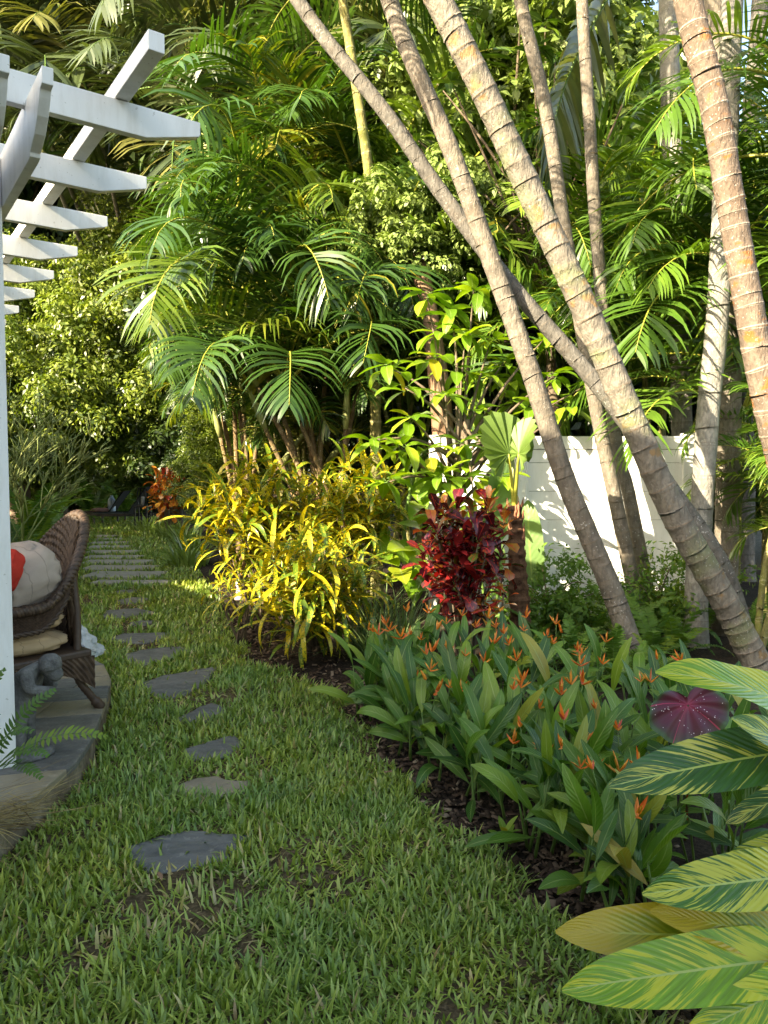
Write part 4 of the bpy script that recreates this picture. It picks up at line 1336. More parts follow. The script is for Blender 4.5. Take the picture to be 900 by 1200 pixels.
ringed_palm('brown upright trunk at the right with leaf shadows on it', [(850, 740, 7.0), (852, 600, 7.0), (855, 480, 7.0), (852, 370, 7.0), (846, 200, 7.0), (838, 40, 7.0)], 0.108, 0.095, 'bark_tan', 0.17, 1.6, 'dark', 5, 0.95, 0.03, seed=19)
ringed_palm('dim grey trunk far behind at the top right edge', [(872, 700, 10.5), (876, 400, 10.5), (876, 200, 10.5), (890, 20, 10.5)], 0.13, 0.11, 'bark_grey', 0.2, 1.8, 'dark', 5, 1.2, 0.025, seed=21)

# ------------------------------------------------------------------ clumping areca palms
def areca(label, base, tops, kind, nf, size, bark='cane', rad=0.035, lo=0, hi=8, tilt=.28):
    """tops: (px, py, Y) of each cane's crown"""
    root = thing('areca_palm', label, 'palm', base)
    B = Vector(base)
    for i, (px, py, Y) in enumerate(tops):
        t = at(px, py, Y)
        b0 = B + Vector((uni(-.3, .3), uni(-.25, .25), -.03))
        mid = b0.lerp(t, .5) + Vector(((b0.x - t.x) * .15, (b0.y - t.y) * .15, .15))
        me, (top, td) = trunk_mesh('cane', [b0, mid, t], rad, rad * .75, 0.16, M[bark], 8, i, 0.09, 0.2)
        me.transform(Matrix.Translation(b0 - B))
        o = link(bpy.data.objects.new('cane', me), root)
        b = MB(); T = (t - mid).normalized()
        b.tube([t - B + T * (k * .6) for k in (-.05, .2, .6, 1.0)], [rad * .85, rad * 1.25, rad * .9, rad * .5], 8)
        b.build('crownshaft', M['crownshaft'], o, smooth=True)
        crown(root, t + T * .5, T, kind, nf, size, lo=lo, hi=hi, tilt=tilt, via=o, clear=px < 335 and Y < 13)
    return root

areca('large bright areca palm clump in the middle behind the yellow crotons', (at(392, 600, 9.6).x, 9.6, 0), [(300, 450, 9.2), (345, 405, 9.5), (385, 392, 9.9), (325, 360, 9.9), (430, 415, 9.6), (295, 395, 9.9), (350, 490, 9.2), (405, 500, 9.3), (310, 500, 9.3)], 'areca', 8, 1.2, 'cane_brown', .04, lo=1)
areca('areca palm clump behind and above the large bright one', (at(350, 600, 11.6).x, 11.6, 0), [(325, 285, 11.3), (375, 256, 11.6), (285, 320, 11.2), (425, 302, 11.5), (480, 355, 11.2), (345, 340, 11.3), (290, 262, 11.6)], 'areca', 8, 1.4, 'cane', .045)
areca('areca palm with an upright frond beside the grey leaning trunk', (at(470, 600, 10.6).x, 10.6, 0), [(462, 392, 10.8), (520, 300, 11.2), (448, 470, 10.4), (500, 410, 11.2), (545, 370, 11.4)], 'areca', 8, .95, 'cane', .04)
areca('tall grey-green palm clump at the top left above the rafters', (at(205, 600, 28).x, 28, 0), [(120, 170, 18.2), (190, 175, 18.5), (235, 120, 18.4), (160, 80, 18.6), (280, 165, 18.2), (80, 100, 18.8), (60, 200, 18.5), (215, 235, 18), (40, 120, 19), (130, 30, 18.6), (215, 40, 18.4)], 'grey', 8, 2.1, 'bark_grey', .07)
areca('tall grey-green palm clump at the top centre behind the leaning trunks', (at(400, 600, 14.4).x, 14.4, 0), [(330, 80, 14.0), (385, 120, 14.3), (430, 60, 14.2), (480, 150, 14.5), (350, 185, 13.6), (540, 80, 14.4), (290, 40, 14.4), (440, 210, 14.0), (540, 200, 14.3), (250, 190, 14.2)], 'grey', 8, 1.65, 'bark_grey', .07)
areca('low areca palm by the left hedge under the rafters', (at(285, 600, 10.8).x, 10.8, 0), [(250, 440, 10.6), (270, 400, 10.8), (285, 480, 10.4), (262, 350, 11.0), (258, 510, 10.6), (330, 545, 10.4), (385, 540, 10.4), (300, 520, 10.8)], 'areca', 9, .8, 'cane_brown', .04, lo=2)
areca('lime green palm clump behind the white fence', (at(770, 600, 8.9).x, 8.9, 0), [(715, 430, 8.9), (750, 375, 9.0), (780, 440, 8.8), (800, 350, 9.2), (760, 300, 9.4), (735, 470, 8.6), (820, 480, 8.7), (690, 380, 9.4)], 'lime', 8, 1.0, 'cane', .04)
areca('lime green palm clump at the right edge behind the ringed trunks', (at(905, 600, 7.8).x, 7.8, 0), [(862, 360, 7.7), (905, 410, 7.5), (880, 310, 8.0), (925, 340, 7.8), (900, 490, 7.4), (838, 430, 7.9), (868, 540, 7.5)], 'lime', 8, 1.0, 'cane', .04)
areca('small dark palm low at the right edge beside the stout trunk', (at(925, 760, 6.0).x, 6.0, 0), [(935, 650, 6.3), (915, 590, 6.6), (960, 640, 6.0), (945, 700, 6.0)], 'lime', 8, 0.62, 'cane', .03)
areca('palm at the upper right corner with fronds against the blue sky', (at(960, 600, 6.4).x, 6.4, 0), [(925, 250, 6.4), (965, 200, 6.2)], 'lime', 6, 0.85, 'cane', .045)

# one yellow ringed cane that stands free in front of the clumps
def free_cane():
    pts = [at(442, 640, 9.2), at(440, 480, 9.2), at(437, 345, 9.2), at(435, 230, 9.2), at(416, 92, 9.2), at(398, -20, 9.2)]
    pts[0].z = -.03
    root = thing('palm_tree', 'slender yellow-green ringed cane standing left of the leaning trunks', 'palm tree', pts[0])
    me, (top, td) = trunk_mesh('trunk', pts, .075, .055, .19, M['cane'], 10, 4, .06)
    link(bpy.data.objects.new('trunk', me), root)
    crown(root, top + pts[0], td, 'areca', 7, 1.0)
free_cane()

# one big grey frond hanging from above between the slim trunks
def hanging_frond():
    m = frond_mesh('hanging_frond', 2.6, R(-40), R(55), 46, .8, .075, M['palm_grey'], 77, droop=1.4, vee=.2, rmat=M['stem_green'])
    p = at(748, -60, 7.6)
    root = thing('hanging_palm_frond', 'big dull grey-green palm frond hanging down between the trunks at the top', 'palm frond', p)
    put('blade', m, root, p, (-.5, .35, -0.1), (0, 0, 1), 1.0)
hanging_frond()

# ------------------------------------------------------------------ broadleaf trees
def crown_mesh(name, mat, nclump, per, radii, leaf, seed, clr=0.5, elong=0.45, droop=0.35):
    g = np.random.default_rng(seed)
    d = g.normal(size=(nclump, 3)); d /= np.linalg.norm(d, axis=1)[:, None]
    rr = g.random(nclump) ** 0.45
    C = d * rr[:, None] * np.array(radii)
    C += g.normal(0, .12, C.shape)
    n = nclump * per
    cs = np.repeat(C, per, 0)
    q = g.normal(size=(n, 3)); q /= np.linalg.norm(q, axis=1)[:, None]
    sz = np.repeat(g.uniform(.6, 1.25, nclump), per) * clr
    off = q * (g.random(n) ** .5 * sz)[:, None]; off[:, 2] *= .62
    P = cs + off
    nrm = off / (np.linalg.norm(off, axis=1)[:, None] + 1e-6) + np.array([0, 0, .7]) + g.normal(0, .45, (n, 3))
    nrm /= np.linalg.norm(nrm, axis=1)[:, None]
    t = g.normal(size=(n, 3)) + np.array([0, 0, -droop]); t -= nrm * np.sum(t * nrm, 1)[:, None]; t /= np.linalg.norm(t, axis=1)[:, None]
    b = np.cross(nrm, t)
    L = (leaf * g.uniform(.65, 1.2, n))[:, None]; W = L * elong * .5
    up = nrm * L * .10
    V = np.stack([P, P + t * L * .5 + b * W + up, P + t * L - up * .6, P + t * L * .5 - b * W + up], 1)
    Fq = np.arange(n * 4).reshape(n, 4)
    rnd = np.clip(np.repeat(g.random(nclump) * .45, per) + g.random(n) * .5, 0, .98)
    return np_mesh(name, V.reshape(-1, 3), Fq, np.repeat(rnd, 4), mat, smooth=False), C

CR = {
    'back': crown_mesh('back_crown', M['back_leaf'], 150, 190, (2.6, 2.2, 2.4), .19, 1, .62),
    'small': crown_mesh('small_crown', M['small_leaf'], 170, 260, (2.0, 1.6, 2.0), .105, 2, .45),
    'olive': crown_mesh('olive_crown', M['olive_leaf'], 150, 240, (2.0, 1.8, 2.0), .11, 3, .5),
    'ficus': crown_mesh('ficus_crown', M['ficus_leaf'], 120, 90, (1.7, 1.3, 2.4), .24, 4, .5, .5, .9),
}
def tree(label, name, kind, c, s, foot=None, rz=0.0, group=None, tr=0.16, cat='tree'):
    c = Vector(c)
    base = Vector((c.x + uni(-.2, .2), c.y, -.04)) if foot is None else Vector((foot[0], foot[1], -.04))
    root = thing(name, label, cat, base, group)
    me, C = CR[kind]
    sv = Vector(s) if hasattr(s, '__len__') else Vector((s, s, s))
    Rz = Matrix.Rotation(rz, 3, 'Z')
    b = MB()
    top = c - base
    b.tube(catmull([(0, 0, 0), (uni(-.1, .1), 0, top.z * .35), (top.x * .6, top.y, top.z * .75), top], 14), [tr * (1.25 - .8 * k / 14) for k in range(15)], 9)
    rs = random.Random(len(label))
    for k in range(9):
        q = C[rs.randrange(len(C))]
        e = Rz @ Vector((q[0] * sv.x, q[1] * sv.y, q[2] * sv.z)) + top
        st = Vector((0, 0, top.z * rs.uniform(.45, .9)))
        b.tube(catmull([st, st.lerp(e, .5) + Vector((0, 0, .15)), e], 7), [tr * (.42 - .36 * j / 7) for j in range(8)], 6)
    b.build('trunk', M['branch'], root, smooth=True)
    o = link(bpy.data.objects.new('crown', me), root)
    Mx = (Rz @ Matrix.Diagonal(sv)).to_4x4(); Mx.translation = top; o.matrix_basis = Mx
    return root

g_back = 'dark trees closing the garden at the back'
BACK_WORDS = ['far behind the pergola post', 'far behind the rafters at the top left', 'behind the sunlit small-leaved tree on the left', 'behind the tops of the grey-green palms at the left', 'behind the middle of the bright areca clump', 'behind the top centre palms',
              'low behind the lime-leaved sapling', 'behind the tan leaning trunk', 'behind the slim trunks at the top', 'behind the whitish upright trunk', 'low behind the brown upright trunk at the right', 'at the right edge behind the lime palms', 'just above the white fence',
              'deep in shade behind the ferns on the left', 'deep in shade right behind the loungers', 'beyond the left edge behind the post', 'between the fence and the yellow crotons', 'behind the small red croton', 'deep in shade at the end of the lawn']
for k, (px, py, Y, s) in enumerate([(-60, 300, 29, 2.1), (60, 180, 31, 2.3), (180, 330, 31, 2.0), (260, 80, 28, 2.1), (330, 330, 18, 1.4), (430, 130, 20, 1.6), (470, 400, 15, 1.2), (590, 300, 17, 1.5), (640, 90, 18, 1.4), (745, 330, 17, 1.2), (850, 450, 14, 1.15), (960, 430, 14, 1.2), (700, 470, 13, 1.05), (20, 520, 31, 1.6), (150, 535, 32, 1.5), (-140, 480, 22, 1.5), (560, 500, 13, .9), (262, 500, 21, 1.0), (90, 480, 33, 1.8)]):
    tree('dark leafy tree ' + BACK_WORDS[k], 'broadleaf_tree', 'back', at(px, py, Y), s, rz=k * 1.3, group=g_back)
for k, (x, y, z, q) in enumerate([(-9.3, 8.2, 3.6, 1.0), (-11, 11.2, 4.2, 1.15), (-13, 14.5, 2.9, 1.0)]):  # unseen trees added outside the frame to keep the far lawn shaded
    tree(['tree beside the house wall, closest to the pergola', 'tree beside the house wall, in the middle of three', 'tree beside the house wall, furthest from the pergola'][k], 'broadleaf_tree', 'back', (x, y, z), q, rz=k, group='unseen shade trees along the house')
tree('small-leaved tree with sunlit pale green sprays left of the palms, under the rafters', 'small_leaved_tree', 'small', at(118, 420, 20.5), (1.4, 1.1, 1.6), rz=.4, foot=(-10.6, 21.5))
tree('small-leaved tree far left, half hidden by the white post', 'small_leaved_tree', 'small', at(25, 400, 22), (1.3, 1.0, 1.5), rz=5.2, foot=(-13.5, 23))
tree('sunlit small-leaved tree closing the view above the loungers', 'small_leaved_tree', 'small', at(150, 520, 28), (1.6, .9, 1.2), rz=3.3, tr=.04)
tree('sunlit small-leaved tree behind the lower rafters', 'small_leaved_tree', 'small', at(160, 310, 21), (1.2, 1.0, 1.1), rz=.1, foot=(-9.8, 22.5))
tree('leafy bush at the foot of the small-leaved trees left of the loungers', 'leafy_bush', 'small', at(45, 545, 21), (.7, .6, .55), rz=1.3, tr=.05, cat='bush')
tree('lower small-leaved tree above the loungers, half in shade', 'small_leaved_tree', 'small', at(205, 480, 22), (1.1, 1.0, .95), rz=2.2)
tree('small-leaved tree below the palms behind the yellow crotons', 'small_leaved_tree', 'small', at(300, 500, 13.0), (.8, .6, .6), rz=1.2)
tree('leafy bush at the lawn edge left of the yellow crotons', 'leafy_bush', 'small', at(250, 562, 13.0), (.36, .36, .40), rz=3.2, tr=.05, cat='bush')
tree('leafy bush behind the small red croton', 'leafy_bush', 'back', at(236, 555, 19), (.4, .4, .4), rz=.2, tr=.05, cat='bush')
tree('olive-toned small-leaved tree in the top left corner', 'small_leaved_tree', 'olive', at(20, 70, 27), (2.0, 1.6, 1.9), rz=.9, foot=(-15, 29))
tree('olive-toned tree behind the tops of the palms at the top centre', 'small_leaved_tree', 'olive', at(290, 40, 27), (2.2, 1.6, 1.7), rz=2.9)
tree('dark leafy tree on the left behind the pencil plant', 'small_leaved_tree', 'small', at(15, 470, 20), (1.0, 1.0, 1.2), rz=4.1)

# large drooping leaves that can be told apart: tips with whorls of single leaf objects
LEAFV = {
    'ficus': [leaf_mesh('ficus_leaf', M['ficus_leaf'], .58, .5 + .25 * i, .3, 6, 'ovate', .05, .1, seed=i) for i in range(3)],
    'lime': [leaf_mesh('lime_leaf', M['lime_leaf'], .60, .5 + .3 * i, .28, 6, 'ovate', .06, .12, seed=i + 5) for i in range(3)],
    'heart': [leaf_mesh('heart_leaf', M['lime_leaf'], .80, .5 + .3 * i, .2, 7, 'heart', .05, .35, 2, seed=i + 8) for i in range(2)],
    'croton': [leaf_mesh('croton_leaf', M['croton'], .115, .9 + .55 * i, .28, 8, 'strap', .10, .06, seed=i, twist=.3 * (i - 1)) for i in range(4)],
    'red': [leaf_mesh('red_leaf', M['redcroton'], .55, .5 + .6 * i, .25, 7, 'spoon', .16, .1, seed=i, twist=.5 * (i - 1)) for i in range(3)],
    'rednew': [leaf_mesh('new_leaf', M['redcroton_new'], .40, .4 + .5 * i, .25, 7, 'spoon', .14, .1, seed=i + 3) for i in range(2)],
    'helic': [leaf_mesh('heliconia_leaf', M['helic'], .33 - .03 * (i % 3), .2 + .28 * i, .22 + .08 * (i % 2), 8, 'lance', .04 + .05 * (i % 3), .06, seed=i + 11, twist=.35 * (i % 3 - 1)) for i in range(7)],
}
def whorl(root, name, key, tip, n, L, elev=(-.5, .6), axis=(0, 0, 1), lift=0.0, jit=.04, via=None):
    az = uni(0, 6.28)
    for i in range(n):
        az += 2.4 + uni(-.3, .3)
        e = elev[0] + (elev[1] - elev[0]) * (i / max(1, n - 1)) + uni(-.15, .15)
        d = Vector((math.cos(az) * math.cos(e), math.sin(az) * math.cos(e), math.sin(e)))
        p = Vector(tip) + Vector((uni(-jit, jit), uni(-jit, jit), uni(-jit, jit) + lift * i / n))
        put(name, random.choice(LEAFV[key]), root, p, d, (uni(-.3, .3), uni(-.3, .3), 1), L * uni(.75, 1.15), via=via)

def whorl_tree(label, base, tips, key, nleaf, L, limb_r=.045, extra=None, name='broadleaf_tree', elev=(-.9, .35), cat='tree'):
    root = thing(name, label, cat, base)
    B = Vector(base); b = MB()
    cen = sum((Vector(t) for t in tips), Vector()) / len(tips)
    crotch = Vector((B.x + (cen.x - B.x) * .3, B.y, B.z + (cen.z - B.z) * .45))
    b.tube(catmull([(0, 0, -.03), (crotch - B) * .5 + Vector((.05, 0, 0)), crotch - B, (cen - B) * .9], 12), [limb_r * (2.0 - 1.3 * k / 12) for k in range(13)], 9)
    for t in tips:
        q = crotch.lerp(cen, uni(0, .8))
        b.tube(catmull([q - B, q.lerp(Vector(t), .55) - B + Vector((0, 0, .08)), Vector(t) - B], 6), [limb_r * (.5 - .38 * j / 6) for j in range(7)], 5)
    b.build('trunk', M['branch'], root, smooth=True)
    for t in tips: whorl(root, 'leaf', key, t, nleaf, L, elev)
    return root

def scatter_px(boxes, n, y0, y1, seed):
    rs = random.Random(seed); out = []
    for _ in range(n):
        (x0, y0_, x1, y1_) = rs.choice(boxes)
        out.append(at(rs.uniform(x0, x1), rs.uniform(y0_, y1_), rs.uniform(y0, y1)))
    return out
lime_tips = [at(x, y, Y - .75 - (.4 if x > 610 else 0)) for (x, y, Y) in [(500, 345, 8.0), (530, 365, 7.9), (555, 340, 8.2), (545, 395, 7.8), (505, 420, 7.9), (455, 430, 7.8), (475, 455, 7.6), (562, 440, 8.1), (590, 425, 8.2), (522, 462, 7.7), (482, 490, 7.6), (560, 482, 8.0), (604, 470, 8.3), (540, 522, 7.6), (500, 532, 7.5), (578, 520, 7.9), (440, 515, 7.5), (470, 525, 7.4), (520, 560, 7.3), (550, 560, 7.5), (575, 400, 8.2), (600, 445, 8.3), (515, 390, 8.0), (535, 430, 7.8), (455, 565, 7.3), (640, 395, 8.6), (665, 480, 8.6), (650, 440, 8.5), (690, 450, 8.6), (625, 480, 8.5), (555, 585, 7.4), (590, 560, 7.6)]]
whorl_tree('sapling with bright lime drooping leaves left of the white fence', (at(515, 640, 7.1).x, 7.1, 0), lime_tips, 'lime', 9, .27)
fic = scatter_px([(560, 0, 780, 330), (600, 60, 760, 330), (460, 60, 620, 300), (620, 300, 780, 500)], 32, 8.6, 10.2, 4)
ft = whorl_tree('glossy dark green broad-leaved tree behind the slim palm trunks', (at(660, 600, 9.8).x, 9.8, 0), fic, 'ficus', 9, .27, .06)
for k, (px, py, s) in enumerate([(600, 120, .9), (700, 160, .95), (650, 330, .8), (540, 60, .8)]):
    tree('broad-leaved tree with glossy leaves ' + ['behind the two slim trunks', 'right of the slim trunks', 'low between the slim trunks and the stout trunk', 'at the top left of the stout trunk'][k], 'broadleaf_tree', 'ficus', at(px, py, 11.2 + .3 * k), s, rz=k * 2.0, group='broad-leaved trees behind the slim trunks', tr=.11)
# thick brown trunk behind the lime leaves
def brown_trunk():
    p = [at(522, 660, 8.6), at(520, 560, 8.6), at(518, 490, 8.6), at(508, 400, 8.7), at(490, 300, 8.9)]; p[0].z = -.03
    root = thing('broadleaf_tree', 'thick brown tree trunk half hidden by the lime leaves', 'tree', p[0])
    b = MB(); b.tube([q - p[0] for q in catmull(p, 14)], [.15 - .05 * i / 14 for i in range(15)], 12); b.build('trunk', plain('brown_bark', (.26, .16, .10), .9, .15, 10, .4, .7), root, smooth=True)
    for (px, py, s) in ((450, 285, .35), (520, 260, .35)):
        o = link(bpy.data.objects.new('crown', CR['ficus'][0]), root); q = at(px, py, 9.0) - p[0]
        o.matrix_basis = Matrix.Translation(q) @ Matrix.Diagonal((s, s, s, 1))
brown_trunk()
def pothos():
    base = Vector((at(480, 640, 7.0).x, 7.0, 0))
    root = thing('pothos_vine', 'pothos vine with big yellow-green heart leaves beside the red croton', 'vine', base)
    b = MB(); b.tube(catmull([(0, 0, -.03), (.05, 0, .5), (-.05, .05, 1.0), (.05, 0, 1.6)], 14), .02, 6); b.build('stem', M['stem_green'], root, smooth=True)
    rs = random.Random(3)
    for k in range(46):
        p = at(rs.uniform(440, 535), rs.uniform(545, 690), rs.uniform(6.8, 7.4))
        d = Vector((rs.uniform(-1, 1), rs.uniform(-1, .1), rs.uniform(-.7, .2)))
        put('leaf', rs.choice(LEAFV['heart']), root, p, d, (rs.uniform(-.3, .3), -.5, 1), rs.uniform(.2, .34))
pothos()

# ------------------------------------------------------------------ yellow crotons
def shrub(name, label, base, tips, key, n, L, elev, stem_r=.012, newkey=None, cat='shrub', lift=.12, nm='leaf'):
    root = thing(name, label, cat, base); B = Vector(base)
    for t in tips:
        b = MB(); t = Vector(t)
        b.tube(catmull([Vector((uni(-.08, .08), uni(-.08, .08), -.03)), (t - B) * .5 + Vector((uni(-.05, .05), 0, .05)), t - B + Vector((0, 0, lift * .8))], 7), [stem_r * (1.3 - .7 * j / 7) for j in range(8)], 5)
        st = b.build('stem', M['branch'], root, smooth=True)
        whorl(root, nm, key, t, n, L, elev, lift=lift, jit=.02, via=st)
        if newkey: whorl(root, 'new_leaf', newkey, t + Vector((0, 0, lift)), 3, L * .8, (.7, 1.3))
    if key == 'croton' and len(tips) > 8: filler(root, key, tips, 200, L, M['croton'])
    if key == 'red': filler(root, key, tips, 160, L, M['redcroton'], .4)
    return root
def filler(root, key, tips, n, L, mat, shape_w=.13):
    """inner leaves too hidden to pick apart, joined"""
    g = np.random.default_rng(n + len(tips)); T = np.array([tuple(t) for t in tips]); c = T.mean(0)
    B = np.array(root.location)
    i = g.integers(0, len(T), n); P = T[i] + (c - T[i]) * (g.random((n, 1)) * .5) + g.normal(0, .06, (n, 3)) - np.array([0, 0, .06])
    P = P - B
    az = g.uniform(0, 6.28, n)
    V, Fq, rr = blades(P[:, 0], P[:, 1], P[:, 2], L * g.uniform(.6, 1.1, n), np.full(n, L * shape_w), az, g.uniform(.4, 1.5, n), g.uniform(.3, 1.3, n), g.random(n))
    o = link(bpy.data.objects.new('inner_leaves', np_mesh('inner_leaves', V, Fq, rr, mat)), root); o['kind'] = 'stuff'
def dome_tips(cx, cy, rx, ry, Y, dy, n, seed):
    rs = random.Random(seed); out = []
    for k in range(n):
        a = k * 2.399963; r = math.sqrt((k + .5) / n)
        x = cx + rx * r * math.cos(a); y = cy + ry * r * math.sin(a) + rs.uniform(-8, 8)
        out.append(at(x, y, Y - dy * math.sqrt(max(0, 1 - r * r)) + rs.uniform(-.1, .25)))
    return out
shrub('yellow_croton', 'yellow speckled croton at the back left of the croton group, beside the lawn', (at(310, 600, 7.9).x, 7.9, 0), dome_tips(298, 612, 72, 52, 7.8, .8, 22, 1), 'croton', 13, .40, (-.7, 1.0))
shrub('yellow_croton', 'yellow speckled croton at the back right of the croton group', (at(408, 600, 7.6).x, 7.6, 0), dome_tips(412, 608, 55, 48, 7.5, .7, 20, 2), 'croton', 14, .37, (-.55, 1.2))
shrub('yellow_croton', 'yellow speckled croton in front, drooping over the dark mulch', (at(375, 600, 6.3).x, 6.3, 0), dome_tips(362, 694, 64, 58, 6.2, .7, 22, 3), 'croton', 13, .36, (-.9, 1.0))
shrub('yellow_croton', 'small low sprig of yellow croton behind the pale ornament', (at(285, 600, 6.7).x, 6.7, 0), dome_tips(278, 700, 22, 16, 6.7, .2, 5, 4), 'croton', 12, .24, (-.5, 1.1))
# red crotons
RED = shrub('red_croton', 'dark red croton with glossy curled leaves in front of the fence', (at(545, 600, 6.0).x, 6.0, 0), dome_tips(541, 664, 46, 66, 6.0, .45, 22, 5), 'red', 12, .19, (-.8, 1.1), newkey=None)
for (x, y) in ((520, 606), (540, 620), (572, 600), (590, 618)):
    whorl(RED, 'new_leaf', 'rednew', at(x, y, 5.85), 9, .14, (.1, 1.4), lift=.05, jit=.02)
shrub('red_croton', 'low sprig of bright red croton below the dark red one', (at(570, 600, 5.7).x, 5.7, 0), [at(x, y, 5.6) for x, y in ((565, 722), (578, 735), (590, 712))], 'rednew', 7, .12, (-.6, .9))
shrub('red_croton', 'small red and orange croton beside the sun loungers', (at(197, 600, 18.2).x, 18.2, 0), dome_tips(195, 583, 14, 18, 18.2, .3, 14, 6), 'rednew', 10, .36, (-.7, 1.1), lift=.2)

# strap-leaved tufts (thin blades, joined)
def tuft(name, label, base, n, L, W, mat, spread=1.0, cat='plant', rad=.12, stuffname='blades', lean0=.1):
    root = thing(name, label, cat, base)
    g = np.random.default_rng(len(label) * 7 + n)
    az = g.uniform(0, 6.28, n); r = rad * np.sqrt(g.random(n))
    V, Fq, rr = blades(np.cos(az) * r, np.sin(az) * r, np.full(n, -.02), L * g.uniform(.55, 1.1, n), W * g.uniform(.7, 1.2, n), az + g.normal(0, .5, n), lean0 + np.abs(g.normal(0, .35, n)) * spread, g.uniform(.3, 1.5, n) * spread, g.random(n))
    o = link(bpy.data.objects.new(stuffname, np_mesh(stuffname, V, Fq, rr, mat)), root); o['kind'] = 'stuff'
    return root
for k, (px, Y, lab) in enumerate([(425, 6.1, 'strap-leaved tuft at the right foot of the front croton'), (452, 5.8, 'strap-leaved tuft beside the heliconia bed edge'), (468, 6.3, 'strap-leaved tuft at the foot of the dark red croton'), (440, 6.7, 'strap-leaved tuft behind the others under the crotons')]):
    tuft('liriope', lab, (at(px, 700, Y).x, Y, 0), 90, .68, .014, M['strap'])
for k, (px, Y, lab) in enumerate([(175, 19.5, 'low green tuft left of the small red croton'), (190, 18.6, 'low green tuft in front of the lantern'), (205, 17.6, 'low green tuft below the small red croton'), (218, 16.6, 'low green tuft at the bend of the lawn edge'), (228, 14.5, 'low green tuft at the lawn edge before the yellow crotons'), (222, 12.4, 'dark green tuft at the left of the yellow crotons')]):
    tuft('low_tuft', lab, (at(px, 700, Y).x, Y, 0), 70, .6, .05, M['helic'], 1.2, rad=.3)

# ------------------------------------------------------------------ heliconia bed
def flower_mesh(seed):
    rs = random.Random(seed); b = MB()
    b.tube([(0, 0, -.16), (0, 0, -.08), (0.004, 0, 0)], [.004, .0035, .003], 5, mat=2)
    n = rs.choice((3, 4, 4))
    for k in range(n):
        s = -1 if k % 2 else 1
        e = R(78 - 16 * (n - k)) if k < n - 1 else R(82)
        L = .085 * rs.uniform(.8, 1.1)
        base = Vector((0, 0, k * .008)); d = Vector((s * math.cos(e), rs.uniform(-.3, .3), math.sin(e))).normalized()
        sd = Vector((0, 1, 0)); r = rs.random()
        prev = None
        for i in range(5):
            t = i / 4; w = .011 * (math.sin(math.pi * min(1, .2 + t * .85)) ** .8) + .0006
            p = base + d * (L * t) + Vector((0, 0, .012 * t * t))
            ids = [b.vert(p - sd * w, r), b.vert(p + d.cross(sd) * w * .9, r), b.vert(p + sd * w, r)]
            if prev:
                b.face((prev[0], prev[1], ids[1], ids[0])); b.face((prev[1], prev[2], ids[2], ids[1]))
            prev = ids
        if rs.random() < .7:
            for q in range(2):
                dd = (d + Vector((rs.uniform(-.3, .3), rs.uniform(-.4, .4), .35))).normalized()
                st = base + d * L * .25
                b.tube([st, st + dd * .03, st + dd * .05], [.003, .0032, .0008], 4, mat=1, r=rs.random())
    return b.mesh('flower', [M['flower'], M['flower_tip'], M['stem_green']], True)
FLOW = [flower_mesh(i) for i in range(7)]

def heliconia(base, h, nl, nflow, label, face):
    B = Vector(base)
    root = thing('heliconia_plant', label, 'flowering plant', B, 'orange-flowered heliconias in the bed')
    lean = Vector((uni(-.12, .12), uni(-.12, .12), 1)).normalized()
    for st in range(3):
        o = Vector((uni(-.10, .10), uni(-.10, .10), -.02)); dl = (lean + Vector((uni(-.25, .25), uni(-.25, .25), 0))).normalized()
        hh = h * uni(.75, 1.0)
        b = MB(); pts = [o + dl * (hh * k) for k in (0, .3, .6, .85)]
        b.tube(pts, [.008, .007, .005, .003], 5); stem = b.build('stem', M['stem_green'], root, smooth=True)
        az = face + uni(-.4, .4) + st * 2.1
        m = 3 + (st == 0)
        for k in range(m):
            az += math.pi + uni(-.6, .6)
            f = .22 + .62 * k / max(1, m - 1) if m > 1 else .5
            e = R(16 + 52 * f + uni(-24, 18))
            d = Vector((math.cos(az) * math.cos(e), math.sin(az) * math.cos(e), math.sin(e)))
            put('leaf', random.choice(LEAFV['helic']), root, B + o + dl * (hh * f), d, (uni(-.5, .5), uni(-1.1, 0), 1), uni(.28, .42) * (.35 + .65 * h / .5), via=stem)
    for k in range(nflow):
        p = B + Vector((uni(-.14, .14), uni(-.14, .08), h * uni(1.05, 1.4)))
        put('flower', random.choice(FLOW), root, p, (math.cos(uni(0, 6.28)), math.sin(uni(0, 6.28)), uni(-.25, .25)), (uni(-.35, .35), uni(-.35, .35), 1), uni(.45, .85))
        b = MB(); q = p - B
        b.tube(catmull([(q.x * .3, q.y * .3, 0), (q.x * .7, q.y * .7, q.z * .6), q + Vector((0, 0, -.16))], 6), [.005, .005, .004, .004, .004, .0035, .003], 5); b.build('flower_stalk', M['stem_green'], root, smooth=True)

